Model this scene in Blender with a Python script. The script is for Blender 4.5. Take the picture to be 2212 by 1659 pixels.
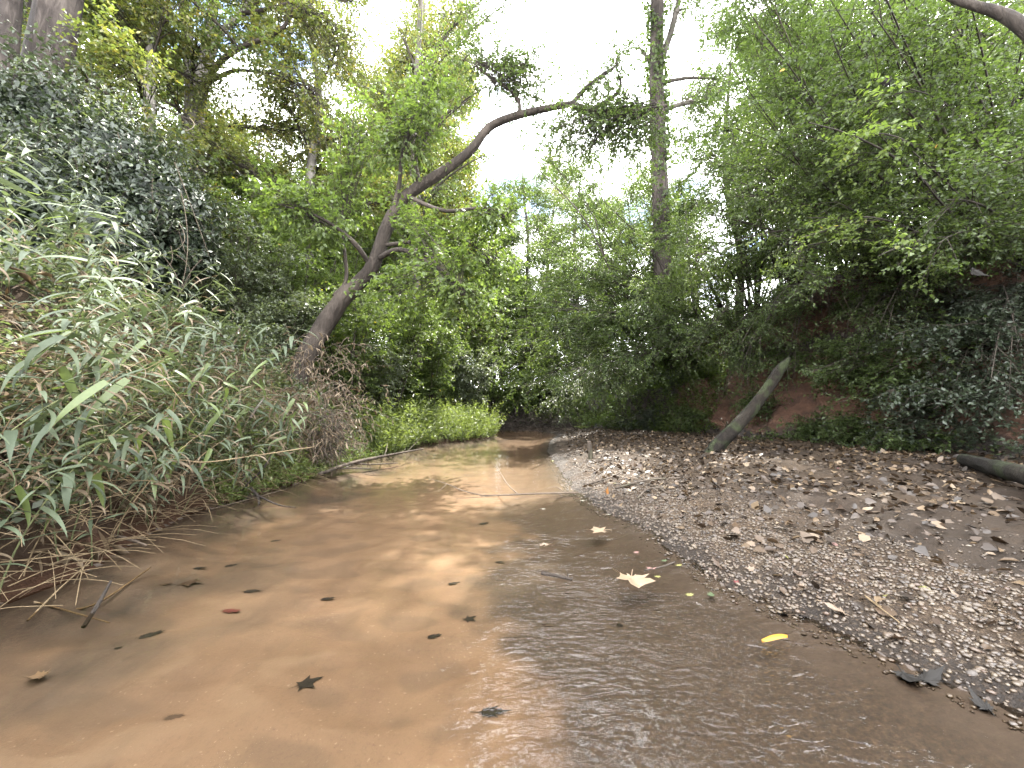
import bpy, math
import numpy as np
R = math.radians
for o in list(bpy.data.objects):
    bpy.data.objects.remove(o)
S = bpy.context.scene
C = S.collection
rng = np.random.default_rng(11)

# ------------------------------------------------------------------ camera
FPX = 830.0                      # focal length in units of a 2212 px wide picture
PITCH = math.atan(60.5 / FPX)
CAMZ = 1.0
cam_d = bpy.data.cameras.new('camera')
cam_d.sensor_width = 36.0
cam_d.lens = 36.0 * FPX / 2212.0
cam_d.clip_start = 0.05
cam_d.clip_end = 600
cam = bpy.data.objects.new('camera', cam_d)
C.objects.link(cam)
cam.location = (0, 0, CAMZ)
cam.rotation_euler = (R(90) + PITCH, 0, 0)
S.camera = cam

# ------------------------------------------------------------------ light
SUN_EL, SUN_AZ = 60.0, 20.0       # azimuth clockwise from +Y
EXPOSURE = 3.18
W = bpy.data.worlds.new('World')
S.world = W
W.use_nodes = True
nt = W.node_tree
for n in list(nt.nodes):
    nt.nodes.remove(n)
wo = nt.nodes.new('ShaderNodeOutputWorld')
bg = nt.nodes.new('ShaderNodeBackground')
bg.inputs['Strength'].default_value = 0.11
sky = nt.nodes.new('ShaderNodeTexSky')
sky.sky_type = 'NISHITA'
sky.sun_disc = False
sky.sun_elevation = R(SUN_EL)
sky.sun_rotation = R(SUN_AZ)
tc = nt.nodes.new('ShaderNodeTexCoord')
mp = nt.nodes.new('ShaderNodeMapping')
mp.inputs['Location'].default_value = (0.35, 0.2, 0.1)
mp.inputs['Scale'].default_value = (1, 1, 1.6)
nz = nt.nodes.new('ShaderNodeTexNoise')
nz.inputs['Scale'].default_value = 3.2
nz.inputs['Detail'].default_value = 7
nz.inputs['Roughness'].default_value = 0.55
cr = nt.nodes.new('ShaderNodeValToRGB')
cr.color_ramp.elements[0].position = 0.38
cr.color_ramp.elements[1].position = 0.47
mx = nt.nodes.new('ShaderNodeMix')
mx.data_type = 'RGBA'
mx.inputs[7].default_value = (19, 19.2, 19.6, 1)
nt.links.new(tc.outputs['Generated'], mp.inputs[0])
nt.links.new(mp.outputs[0], nz.inputs['Vector'])
nt.links.new(nz.outputs[0], cr.inputs[0])
nt.links.new(cr.outputs[0], mx.inputs[0])
nt.links.new(sky.outputs[0], mx.inputs[6])
nt.links.new(mx.outputs[2], bg.inputs['Color'])
nt.links.new(bg.outputs[0], wo.inputs[0])
sd_ = bpy.data.lights.new('sun', 'SUN')
sd_.energy = 3.6
sd_.angle = R(0.6)
sd_.color = (1.0, 0.95, 0.86)
sun = bpy.data.objects.new('sun', sd_)
C.objects.link(sun)
sun.location = (0, 0, 60)
sun.rotation_euler = (R(90 - SUN_EL), 0, R(180 - SUN_AZ))
S.view_settings.view_transform = 'Standard'
S.view_settings.look = 'None'
S.view_settings.exposure = EXPOSURE
S.view_settings.gamma = 1.0
S.view_settings.use_curve_mapping = False
cy = S.cycles
cy.max_bounces = 12
cy.diffuse_bounces = 7
cy.glossy_bounces = 3
cy.transmission_bounces = 4
cy.transparent_max_bounces = 8
cy.caustics_reflective = False
cy.caustics_refractive = False
cy.sample_clamp_indirect = 6.0
cy.use_denoising = True
cy.volume_bounces = 1

# ------------------------------------------------------------------ maths
cP, sP = math.cos(PITCH), math.sin(PITCH)
def ray(u, v):
    cx, cu = (u - 1106) / FPX, (829.5 - v) / FPX
    return np.array([cx, cP - cu * sP, sP + cu * cP])
def P(u, v, y):                  # the point seen at a pixel, y metres ahead
    d = ray(u, v)
    return d * (y / d[1]) + np.array([0, 0, CAMZ])
def G(u, v, z=0.0):              # the point seen at a pixel, on a level plane
    d = ray(u, v)
    return d * ((z - CAMZ) / d[2]) + np.array([0, 0, CAMZ])
def unit(a):
    return a / (np.linalg.norm(a, axis=-1, keepdims=True) + 1e-9)
def sstep(a, b, x):
    t = np.clip((x - a) / (b - a), 0, 1)
    return t * t * (3 - 2 * t)
_tab = np.random.default_rng(3)
_perm = np.concatenate([_tab.permutation(256)] * 3)
_val = _tab.random(256)
def vnoise(p):
    p = np.asarray(p, float)
    i = np.floor(p).astype(int)
    f = p - i
    f = f * f * (3 - 2 * f)
    i &= 255
    x, y, z = i[..., 0], i[..., 1], i[..., 2]
    def h(a, b, c):
        return _val[_perm[_perm[_perm[(x + a) & 255] + ((y + b) & 255)] + ((z + c) & 255)]]
    fx, fy, fz = f[..., 0], f[..., 1], f[..., 2]
    a = h(0,0,0) * (1 - fx) + h(1,0,0) * fx
    b = h(0,1,0) * (1 - fx) + h(1,1,0) * fx
    c = h(0,0,1) * (1 - fx) + h(1,0,1) * fx
    d = h(0,1,1) * (1 - fx) + h(1,1,1) * fx
    return (a * (1 - fy) + b * fy) * (1 - fz) + (c * (1 - fy) + d * fy) * fz - 0.5
def fbm(p, oct=4, gain=0.5):
    p = np.asarray(p, float)
    s, a = 0, 1.0
    for k in range(oct):
        s = s + a * vnoise(p + 17.3 * k)
        p = p * 2.03
        a *= gain
    return s
def catmull(pts, n):
    pts = np.asarray(pts, float)
    q = np.vstack([2 * pts[0] - pts[1], pts, 2 * pts[-1] - pts[-2]])
    t = np.linspace(0, len(pts) - 1 - 1e-6, n)
    i = t.astype(int)
    f = (t - i)[:, None]
    a, b, c, d = q[i], q[i + 1], q[i + 2], q[i + 3]
    return 0.5 * (2 * b + (c - a) * f + (2 * a - 5 * b + 4 * c - d) * f**2 + (3 * b - a - 3 * c + d) * f**3)

# ------------------------------------------------------------------ materials
def mat_new(name):
    m = bpy.data.materials.new(name)
    m.use_nodes = True
    t = m.node_tree
    for n in list(t.nodes):
        t.nodes.remove(n)
    out = t.nodes.new('ShaderNodeOutputMaterial')
    return m, t, out
def N(t, kind, **kw):
    n = t.nodes.new(kind)
    for k, v in kw.items():
        if k in n.inputs:
            n.inputs[k].default_value = v
        else:
            setattr(n, k, v)
    return n
ALB = 0.62                       # real surfaces are darker than they look in a picture
def ramp(t, fac, stops):
    n = t.nodes.new('ShaderNodeValToRGB')
    e = n.color_ramp.elements
    while len(e) < len(stops):
        e.new(0.5)
    for k, (p, c) in enumerate(stops):
        e[k].position = p
        e[k].color = (c[0] * ALB, c[1] * ALB, c[2] * ALB, 1)
    t.links.new(fac, n.inputs[0])
    return n.outputs[0]
def noise(t, vec, scale, detail=4, rough=0.55, dist=0.0):
    n = N(t, 'ShaderNodeTexNoise', Scale=scale, Detail=detail, Roughness=rough, Distortion=dist)
    if vec is not None:
        t.links.new(vec, n.inputs['Vector'])
    return n.outputs[0]
def mixc(t, fac, a, b, mode='MIX'):
    n = t.nodes.new('ShaderNodeMix')
    n.data_type = 'RGBA'
    n.blend_type = mode
    for s, v in ((0, fac), (6, a), (7, b)):
        if hasattr(v, 'is_linked'):
            t.links.new(v, n.inputs[s])
        elif isinstance(v, (int, float)):
            n.inputs[s].default_value = v
        else:
            f = 1.0 if mode == 'MULTIPLY' else ALB
            n.inputs[s].default_value = (v[0] * f, v[1] * f, v[2] * f, 1)
    return n.outputs[2]
def math_(t, op, a, b=0.5, c=0.5):
    n = t.nodes.new('ShaderNodeMath')
    n.operation = op
    for s, v in ((0, a), (1, b), (2, c)):
        if hasattr(v, 'is_linked'):
            t.links.new(v, n.inputs[s])
        else:
            n.inputs[s].default_value = v
    return n.outputs[0]
def mrange(t, v, a, b, c=0.0, d=1.0):
    n = t.nodes.new('ShaderNodeMapRange')
    n.interpolation_type = 'SMOOTHSTEP'
    t.links.new(v, n.inputs[0])
    for k, x in zip((1, 2, 3, 4), (a, b, c, d)):
        n.inputs[k].default_value = x
    return n.outputs[0]
def attr(t, name):
    n = t.nodes.new('ShaderNodeAttribute')
    n.attribute_name = name
    return n.outputs['Fac']
def ocoord(t, scale=None):
    c = t.nodes.new('ShaderNodeTexCoord').outputs['Object']
    if scale is None:
        return c
    m = t.nodes.new('ShaderNodeMapping')
    m.inputs['Scale'].default_value = scale
    t.links.new(c, m.inputs[0])
    return m.outputs[0]
def bump(t, h, strength, dist, normal=None):
    n = N(t, 'ShaderNodeBump')
    for k, v in (('Strength', strength), ('Distance', dist)):
        if hasattr(v, 'is_linked'):
            t.links.new(v, n.inputs[k])
        else:
            n.inputs[k].default_value = v
    t.links.new(h, n.inputs['Height'])
    if normal is not None:
        t.links.new(normal, n.inputs['Normal'])
    return n.outputs[0]

def leaf_mat(name, stops, trans=0.42, rough=0.42, spec=0.45, tgain=(1.5, 1.55, 0.9)):
    m, t, out = mat_new(name)
    col = ramp(t, attr(t, 'tint'), stops)
    vein = noise(t, ocoord(t), 60, 2)
    col = mixc(t, mrange(t, vein, 0.3, 0.7, 0.0, 0.35), col, mixc(t, 1.0, col, (0.7, 0.7, 0.7), 'MULTIPLY'))
    b = N(t, 'ShaderNodeBsdfPrincipled', Roughness=rough)
    b.inputs['Specular IOR Level'].default_value = spec
    t.links.new(col, b.inputs['Base Color'])
    tr = N(t, 'ShaderNodeBsdfTranslucent')
    t.links.new(mixc(t, 1.0, col, tgain, 'MULTIPLY'), tr.inputs[0])
    ms = N(t, 'ShaderNodeMixShader', Fac=trans)
    t.links.new(b.outputs[0], ms.inputs[1])
    t.links.new(tr.outputs[0], ms.inputs[2])
    t.links.new(ms.outputs[0], out.inputs[0])
    return m

M = {}
TG = (1.5, 1.62, .80)
M['leaf_bright'] = leaf_mat('leaf_bright', [(0, (.075, .108, .036)), (.5, (.112, .155, .046)), (.92, (.15, .195, .058)), (.97, (.30, .25, .05)), (1, (.38, .28, .05))], 0.52, .45, .3, TG)
M['leaf_mid'] = leaf_mat('leaf_mid', [(0, (.050, .074, .026)), (.6, (.080, .114, .036)), (1, (.118, .155, .048))], 0.48, .45, .32, TG)
M['leaf_autumn'] = leaf_mat('leaf_autumn', [(0, (.080, .105, .036)), (.5, (.125, .145, .046)), (.82, (.18, .165, .050)), (1, (.25, .17, .045))], 0.5, tgain=TG)
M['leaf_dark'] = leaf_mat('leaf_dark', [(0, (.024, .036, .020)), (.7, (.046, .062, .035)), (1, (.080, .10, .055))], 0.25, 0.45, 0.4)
M['leaf_grey'] = leaf_mat('leaf_grey', [(0, (.072, .090, .050)), (.6, (.115, .138, .078)), (1, (.155, .18, .105))], 0.42, 0.42, 0.5, TG)
M['cane_green'] = leaf_mat('cane_green', [(0, (.058, .078, .046)), (.6, (.085, .108, .064)), (1, (.12, .145, .085))], 0.3, 0.6, 0.25)
M['cane_lime'] = leaf_mat('cane_lime', [(0, (.10, .14, .045)), (1, (.16, .20, .065))], 0.4)
M['dry_leaf'] = leaf_mat('dry_leaf', [(0, (.085, .058, .034)), (.5, (.15, .108, .066)), (1, (.23, .18, .12))], 0.22, 0.6, 0.25, (1.1, 1.0, .8))
M['grass_bright'] = leaf_mat('grass_bright', [(0, (.10, .135, .042)), (.6, (.155, .20, .055)), (1, (.21, .25, .085))], 0.45)
M['litter'] = leaf_mat('litter', [(0, (.016, .0095, .005)), (.35, (.042, .0245, .013)), (.7, (.090, .057, .030)), (.9, (.155, .107, .062)), (1, (.20, .145, .088))], 0.08, 0.5, 0.35, (1, .9, .7))
def litter_one(name, c, trans=0.15):
    return leaf_mat(name, [(0, [x * .8 for x in c]), (1, [x * 1.15 for x in c])], trans, 0.5, 0.35, (1.1, 1, .8))
M['litter_brown'] = litter_one('litter_brown', (0.075, 0.048, 0.031))
M['litter_tan'] = litter_one('litter_tan', (0.156, 0.111, 0.075))
M['litter_pale'] = litter_one('litter_pale', (.25, .18, .115))
M['litter_red'] = litter_one('litter_red', (0.132, 0.033, 0.03))
M['litter_pink'] = litter_one('litter_pink', (0.228, 0.126, 0.108))
M['litter_yellow'] = litter_one('litter_yellow', (.36, .19, .012))
M['litter_lime'] = litter_one('litter_lime', (0.204, 0.192, 0.06))
M['litter_green'] = litter_one('litter_green', (0.06, 0.09, 0.036))
M['litter_orange'] = litter_one('litter_orange', (0.228, 0.096, 0.021))
M['litter_black'] = leaf_mat('litter_black', [(0, (.010, .009, .008)), (1, (.022, .019, .016))], 0.0, 0.7, 0.15)
M['litter_cream'] = litter_one('litter_cream', (0.33, 0.312, 0.252))

def bark_mat(name, c0, c1, scale=(9, 9, 2.0), bstr=0.8, bd=0.03, moss=0.0):
    m, t, out = mat_new(name)
    v = ocoord(t, scale)
    h = noise(t, v, 1.6, 8, 0.65, 0.6)
    big = noise(t, ocoord(t), 1.3, 4)
    col = ramp(t, h, [(.30, [x * .55 for x in c0]), (.5, c0), (.72, c1)])
    col = mixc(t, mrange(t, big, .42, .68, 0, .55), col, [x * 1.5 for x in c1])
    if moss:
        mo = noise(t, ocoord(t), 3.0, 5)
        col = mixc(t, mrange(t, mo, .5, .65, 0, moss), col, (.05, .07, .025))
    b = N(t, 'ShaderNodeBsdfPrincipled', Roughness=0.9)
    b.inputs['Specular IOR Level'].default_value = 0.2
    t.links.new(col, b.inputs['Base Color'])
    t.links.new(bump(t, h, bstr, bd), b.inputs['Normal'])
    t.links.new(b.outputs[0], out.inputs[0])
    return m
M['bark_dark'] = bark_mat('bark_dark', (.030, .023, .018), (.064, .051, .041), bstr=1.0, bd=.05)
M['bark_black'] = bark_mat('bark_black', (.012, .009, .0065), (.028, .022, .016), (14, 14, 2.5), bstr=1.0, bd=.06, moss=.5)
M['bark_grey'] = bark_mat('bark_grey', (.062, .053, .044), (.125, .11, .094), moss=.35)
M['bark_pale'] = bark_mat('bark_pale', (.12, .108, .092), (.235, .215, .19), (4, 4, 2.5), .4, .015)
M['bark_thick'] = bark_mat('bark_thick', (.036, .028, .024), (.085, .070, .060), (7, 7, 1.4), 1.0, .05)
M['twig'] = bark_mat('twig', (.032, .026, .020), (.065, .053, .042), (30, 30, 30), .3, .004)
M['twig_pale'] = bark_mat('twig_pale', (.075, .056, .040), (.15, .118, .088), (30, 30, 30), .3, .004)
M['straw'] = bark_mat('straw', (.15, .108, .060), (.25, .19, .115), (40, 40, 12), .3, .003)
M['stem_green'] = bark_mat('stem_green', (.09, .10, .045), (.17, .18, .08), (40, 40, 12), .2, .003)
M['dead_wood'] = bark_mat('dead_wood', (.055, .043, .033), (.115, .092, .072), (12, 12, 3), .7, .02, .25)

def ground_mats():
    # sand bed under the water
    m, t, out = mat_new('wet_sand')
    o = ocoord(t)
    big = noise(t, ocoord(t, (1.6, .7, 1)), 1.1, 5, .55, .5)
    col = ramp(t, big, [(.3, (.118, .072, .041)), (.5, (.158, .101, .060)), (.72, (.195, .130, .081))])
    st = noise(t, ocoord(t, (7, 2.4, 4)), 1.0, 7, .62, .8)
    col = mixc(t, mrange(t, st, .52, .75, 0, .4), col, (.075, .049, .030))
    fine = noise(t, o, 70, 5, .8)
    col = mixc(t, mrange(t, fine, .50, .72, 0, .55), col, (.075, .046, .027))
    col = mixc(t, mrange(t, noise(t, o, 60, 1, .5), .70, .75, 0, .7), col, (.26, .20, .14))
    rp = attr(t, 'ripple')  # dark fines in troughs, pale crests; also paints in the faint ripple shading
    col = mixc(t, mrange(t, rp, .40, .18, 0, .45), col, (.075, .049, .031))
    col = mixc(t, mrange(t, rp, .62, .80, 0, .5), col, (.19, .133, .085))
    # darker gravelly lane where the current runs
    lane = attr(t, 'lane')
    rough_c = ramp(t, noise(t, o, 55, 5, .75), [(.33, (.012, .007, .004)), (.5, (.032, .019, .0105)), (.66, (.064, .041, .024)), (.76, (.15, .105, .066))])
    col = mixc(t, lane, col, rough_c)
    shore = attr(t, 'shore')
    g0 = noise(t, o, 38, 6, .75)
    sc_ = mixc(t, mrange(t, g0, .55, .75, 0, .7), (.055, .038, .028), (.10, .075, .055))
    col = mixc(t, shore, col, mixc(t, mrange(t, g0, .48, .3, 0, .8), sc_, (.015, .011, .009)))
    silt = attr(t, 'silt')
    col = mixc(t, silt, col, ramp(t, noise(t, ocoord(t, (9, 3, 3)), 1.4, 6, .65), [(.35, (.018, .013, .009)), (.65, (.06, .04, .026))]))
    b = N(t, 'ShaderNodeBsdfPrincipled', Roughness=0.75)
    t.links.new(col, b.inputs['Base Color'])
    t.links.new(bump(t, noise(t, o, 60, 6, .7), .35, .01), b.inputs['Normal'])
    t.links.new(b.outputs[0], out.inputs[0])
    M['wet_sand'] = m
    # gravel bar
    m, t, out = mat_new('gravel_mud')
    o = ocoord(t)
    big = noise(t, o, .9, 5, .6, .4)
    col = ramp(t, big, [(.3, (.018, .0105, .006)), (.52, (.036, .023, .0125)), (.75, (.058, .038, .022))])
    g = noise(t, o, 38, 6, .75)
    col = mixc(t, mrange(t, g, .55, .75, 0, .6), col, (.105, .072, .046))
    col = mixc(t, mrange(t, g, .48, .3, 0, .8), col, (.035, .025, .02))
    vo = N(t, 'ShaderNodeTexVoronoi', Scale=62.0)
    t.links.new(o, vo.inputs['Vector'])
    sc_ = t.nodes.new('ShaderNodeSeparateColor')
    t.links.new(vo.outputs['Color'], sc_.inputs[0])
    pc = ramp(t, sc_.outputs[0], [(0, (.03, .019, .012)), (.4, (.062, .041, .025)), (.75, (.10, .068, .042)), (1, (.135, .10, .066))])
    stony = math_(t, 'MULTIPLY', attr(t, 'stony'), mrange(t, vo.outputs['Distance'], .62, .40))
    col = mixc(t, stony, col, pc)
    stone_h = math_(t, 'MULTIPLY', mrange(t, vo.outputs['Distance'], .65, .1), attr(t, 'stony'))
    wet = attr(t, 'wet')
    col = mixc(t, wet, col, mixc(t, 1.0, col, (.40, .37, .35), 'MULTIPLY'))
    b = N(t, 'ShaderNodeBsdfPrincipled')
    t.links.new(col, b.inputs['Base Color'])
    t.links.new(mrange(t, wet, 0, 1, .9, .6), b.inputs['Roughness'])
    b.inputs['Specular IOR Level'].default_value = .22
    t.links.new(bump(t, stone_h, .9, .008, bump(t, noise(t, o, 45, 8, .75), .9, .02)), b.inputs['Normal'])
    t.links.new(b.outputs[0], out.inputs[0])
    M['gravel_mud'] = m
    # left bank soil
    m, t, out = mat_new('humus')
    o = ocoord(t)
    col = ramp(t, noise(t, o, 5, 7, .7), [(.3, (.022, .016, .011)), (.55, (.055, .038, .025)), (.75, (.11, .078, .05))])
    wet = attr(t, 'wet')
    col = mixc(t, wet, col, (.05, .024, .013))
    b = N(t, 'ShaderNodeBsdfPrincipled', Roughness=.9)
    t.links.new(col, b.inputs['Base Color'])
    b.inputs['Specular IOR Level'].default_value = .1
    t.links.new(bump(t, noise(t, o, 14, 8, .7), 1, .05), b.inputs['Normal'])
    t.links.new(b.outputs[0], out.inputs[0])
    M['humus'] = m
    # red clay bank
    m, t, out = mat_new('red_clay')
    o = ocoord(t)
    h = noise(t, ocoord(t, (1, 1, 2.2)), 3.2, 9, .65, .4)
    col = ramp(t, h, [(.3, (.034, .016, .010)), (.5, (.095, .042, .022)), (.7, (.16, .082, .046))])
    hum = math_(t, 'ADD', attr(t, 'humus'), math_(t, 'MULTIPLY', math_(t, 'SUBTRACT', noise(t, o, 2.0, 6, .65), .5), 1.4))
    col = mixc(t, mrange(t, hum, .35, .65), col, ramp(t, noise(t, o, 9, 6, .7), [(.3, (.012, .008, .006)), (.7, (.05, .035, .026))]))
    b = N(t, 'ShaderNodeBsdfPrincipled', Roughness=.92)
    t.links.new(col, b.inputs['Base Color'])
    t.links.new(bump(t, noise(t, o, 8, 9, .7), 1, .08), b.inputs['Normal'])
    t.links.new(b.outputs[0], out.inputs[0])
    M['red_clay'] = m
    # water
    m, t, out = mat_new('stream_water')
    o = t.nodes.new('ShaderNodeTexCoord').outputs['Object']
    sx = t.nodes.new('ShaderNodeSeparateXYZ')
    t.links.new(o, sx.inputs[0])
    wob = math_(t, 'MULTIPLY', math_(t, 'SUBTRACT', noise(t, o, 1.6, 3), .5), .9)
    xs = math_(t, 'ADD', sx.outputs[0], wob)
    ys = math_(t, 'ADD', sx.outputs[1], math_(t, 'MULTIPLY', wob, 2.0))
    lane = math_(t, 'MULTIPLY', mrange(t, xs, -.42, .05), mrange(t, ys, 5.2, 2.0))
    clumps = mrange(t, noise(t, ocoord(t, (1.6, 2.6, 1)), 1.0, 3, .6), .40, .58, .25, 1.0)
    lane = math_(t, 'MULTIPLY', lane, clumps)
    far = mrange(t, ys, 13.5, 15.5)
    calm = 0.05
    strength = math_(t, 'ADD', math_(t, 'ADD', math_(t, 'MULTIPLY', lane, .46), calm), math_(t, 'MULTIPLY', far, .6))
    h1 = noise(t, ocoord(t, (7, 15, 7)), 1.0, 1.5, .45, 1.2)
    h2 = noise(t, ocoord(t, (21, 44, 21)), 1.0, 1.5, .45, 1.0)
    h = math_(t, 'ADD', h1, math_(t, 'MULTIPLY', h2, .30))
    nrm = bump(t, h, strength, .036)
    fr = N(t, 'ShaderNodeFresnel', IOR=1.333)
    t.links.new(nrm, fr.inputs['Normal'])
    tr = N(t, 'ShaderNodeBsdfTransparent', Color=(.85, .79, .71, 1))
    gl = N(t, 'ShaderNodeBsdfGlossy', Roughness=.015)
    t.links.new(nrm, gl.inputs['Normal'])
    ms = N(t, 'ShaderNodeMixShader')
    t.links.new(fr.outputs[0], ms.inputs[0])
    t.links.new(tr.outputs[0], ms.inputs[1])
    t.links.new(gl.outputs[0], ms.inputs[2])
    t.links.new(ms.outputs[0], out.inputs[0])
    M['stream_water'] = m
    # pebbles
    m, t, out = mat_new('pebble')
    oi = t.nodes.new('ShaderNodeObjectInfo')
    rnd = math_(t, 'FRACT', math_(t, 'ADD', oi.outputs['Random'], attr(t, 'tint')))
    col = ramp(t, rnd, [(0, (.026, .017, .011)), (.25, (.044, .029, .017)), (.55, (.070, .048, .027)), (.8, (.092, .066, .039)), (.95, (.065, .036, .021)), (1, (.15, .125, .09))])
    col = mixc(t, mrange(t, noise(t, ocoord(t), 40, 5), .4, .7, 0, .6), col, (.06, .045, .035))
    b = N(t, 'ShaderNodeBsdfPrincipled', Roughness=.5)
    t.links.new(col, b.inputs['Base Color'])
    t.links.new(bump(t, noise(t, ocoord(t), 60, 4), .3, .004), b.inputs['Normal'])
    t.links.new(b.outputs[0], out.inputs[0])
    M['pebble'] = m
ground_mats()

# ------------------------------------------------------------------ mesh helpers
class MB:
    def __init__(s):
        s.v, s.q, s.t, s.a, s.n = [], [], [], [], 0
    def add(s, v, quads=None, tris=None, tint=0.5):
        v = np.asarray(v, float).reshape(-1, 3)
        if quads is not None and len(quads):
            s.q.append(np.asarray(quads, np.int64).reshape(-1, 4) + s.n)
        if tris is not None and len(tris):
            s.t.append(np.asarray(tris, np.int64).reshape(-1, 3) + s.n)
        s.v.append(v)
        s.a.append(np.broadcast_to(np.asarray(tint, float), (len(v),)) if np.ndim(tint) == 0 else np.asarray(tint, float))
        s.n += len(v)
    def mesh(s, name, mat, off=(0, 0, 0), smooth=True, extra=None):
        me = bpy.data.meshes.new(name)
        v = np.vstack(s.v) - np.asarray(off)
        q = np.vstack(s.q) if s.q else np.zeros((0, 4), np.int64)
        t = np.vstack(s.t) if s.t else np.zeros((0, 3), np.int64)
        nq, nt_ = len(q), len(t)
        me.vertices.add(len(v))
        me.vertices.foreach_set('co', v.astype(np.float32).ravel())
        loops = np.concatenate([q.ravel(), t.ravel()]).astype(np.int32)
        me.loops.add(len(loops))
        me.loops.foreach_set('vertex_index', loops)
        me.polygons.add(nq + nt_)
        st = np.concatenate([np.arange(nq) * 4, nq * 4 + np.arange(nt_) * 3]).astype(np.int32)
        me.polygons.foreach_set('loop_start', st)
        if smooth:
            me.polygons.foreach_set('use_smooth', np.ones(nq + nt_, bool))
        a = me.attributes.new('tint', 'FLOAT', 'POINT')
        a.data.foreach_set('value', np.concatenate(s.a).astype(np.float32))
        for k, x in (extra or {}).items():
            a = me.attributes.new(k, 'FLOAT', 'POINT')
            a.data.foreach_set('value', np.asarray(x, np.float32))
        me.update(calc_edges=True)
        me.materials.append(M[mat])
        return me
    def obj(s, name, mat, parent=None, smooth=True, kind=None, extra=None):
        off = (0, 0, 0) if parent is None else tuple(parent.location)
        o = bpy.data.objects.new(name, s.mesh(name, mat, off, smooth, extra))
        C.objects.link(o)
        if parent is not None:
            child(o, parent)
        if kind:
            o['kind'] = kind
        return o
kids = {}
def child(o, parent):
    o.parent = parent
    kids.setdefault(parent.name, []).append(o)
    return o

def tag(o, label, cat, group=None):
    o['label'] = label
    o['category'] = cat
    if group:
        o['group'] = group
    return o
def thing(name, label, cat, loc, group=None):
    o = bpy.data.objects.new(name, None)
    C.objects.link(o)
    o.location = tuple(float(x) for x in loc)
    o.empty_display_size = 0.1
    return tag(o, label, cat, group)
def copy_tree(o, parent=None):
    c = o.copy()
    C.objects.link(c)
    if parent is not None:
        child(c, parent)
    for ch in kids.get(o.name, []):
        copy_tree(ch, c)
    return c

def tube(mb, pts, radii, n=None, sides=8, rough=0.0, tint=0.5, rfreq=3.0, cap=True):
    pts = np.asarray(pts, float)
    radii = np.asarray(radii, float)
    n = n or max(2, len(pts) * 4)
    c = catmull(pts, n)
    r = np.interp(np.linspace(0, 1, n), np.linspace(0, 1, len(radii)), radii)
    tg = unit(np.gradient(c, axis=0))
    ref = np.array([0.31, 0.9, 0.27]) if abs(tg[:, 1]).mean() < .8 else np.array([1., 0, .2])
    a = unit(np.cross(tg, ref))
    b = np.cross(tg, a)
    th = np.linspace(0, 2 * math.pi, sides, endpoint=False)
    dirs = a[:, None] * np.cos(th)[None, :, None] + b[:, None] * np.sin(th)[None, :, None]
    rr = r[:, None]
    if rough:
        q = c[:, None] * rfreq * .45 + dirs * r.mean() * rfreq * 6
        rr = rr * (1 + rough * fbm(q, 4))
    v = c[:, None] + dirs * rr[..., None]
    i = np.arange(n - 1)[:, None] * sides
    j = np.arange(sides)[None]
    k = (j + 1) % sides
    quads = np.stack([i + j, i + k, i + sides + k, i + sides + j], -1)
    vv = v.reshape(-1, 3)
    tris = []
    if cap:
        vv = np.vstack([vv, c[0], c[-1]])
        m0, m1 = n * sides, n * sides + 1
        for s in range(sides):
            tris.append((m0, (s + 1) % sides, s))
            tris.append((m1, (n - 1) * sides + s, (n - 1) * sides + (s + 1) % sides))
    mb.add(vv, quads, tris, tint)
    return c, r

def bz(B, t):
    t = np.asarray(t, float)[..., None]
    return B[0] * (1 - t)**2 + 2 * B[1] * t * (1 - t) + B[2] * t * t
def bzt(B, t):
    t = np.asarray(t, float)[..., None]
    return unit(2 * (1 - t) * (B[1] - B[0]) + 2 * t * (B[2] - B[1]))
def beztubes(mb, B, r0, r1, seg=3, sides=3, tint=0.5):
    n = len(B[0])
    if n == 0:
        return
    t = np.linspace(0, 1, seg + 1)
    Bx = [b[:, None] for b in B]
    p = bz(Bx, np.broadcast_to(t, (n, seg + 1)))
    tg = bzt(Bx, np.broadcast_to(t, (n, seg + 1)))
    a = unit(np.cross(tg, np.array([.37, .55, .75])))
    b = np.cross(tg, a)
    th = np.linspace(0, 2 * math.pi, sides, endpoint=False)
    d = a[:, :, None] * np.cos(th)[:, None] + b[:, :, None] * np.sin(th)[:, None]
    r0 = np.broadcast_to(r0, (n,))[:, None]
    r1 = np.broadcast_to(r1, (n,))[:, None]
    r = r0 * (1 - t) + r1 * t
    v = p[:, :, None] + d * r[..., None, None]
    base = (np.arange(n) * (seg + 1) * sides)[:, None, None]
    i = (np.arange(seg) * sides)[None, :, None]
    j = np.arange(sides)[None, None]
    k = (j + 1) % sides
    q = np.stack(np.broadcast_arrays(base + i + j, base + i + k, base + i + sides + k, base + i + sides + j), -1)
    mb.add(v.reshape(-1, 3), q.reshape(-1, 4), None, tint)

SHAPES = {
    'o4': (np.array([(0, 0, 0), (.42, .5, .09), (.42, -.5, .09), (1, 0, -.04)]), None, [(0, 3, 1), (0, 2, 3)]),
    'o6': (np.array([(0, 0, 0), (.28, .46, .07), (.28, -.46, .07), (.66, .40, .05), (.66, -.40, .05), (1, 0, -.10)]),
           [(0, 5, 3, 1), (0, 2, 4, 5)], None),
    'heart': (np.array([(.02, 0, 0), (-.06, .26, .05), (-.06, -.26, .05), (.28, .52, .06), (.28, -.52, .06), (.68, .30, -.02), (.68, -.30, -.02), (1.02, 0, -.16), (.4, 0, -.04)]),
              [(0, 8, 3, 1), (0, 2, 4, 8), (8, 7, 5, 3), (8, 4, 6, 7)], None),
    'blade': (np.array([(0, .25, 0), (0, -.25, 0), (.5, .5, .10), (.5, -.5, .10), (1, 0, -.12)]), [(0, 1, 3, 2)], [(2, 3, 4)]),
}
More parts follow.
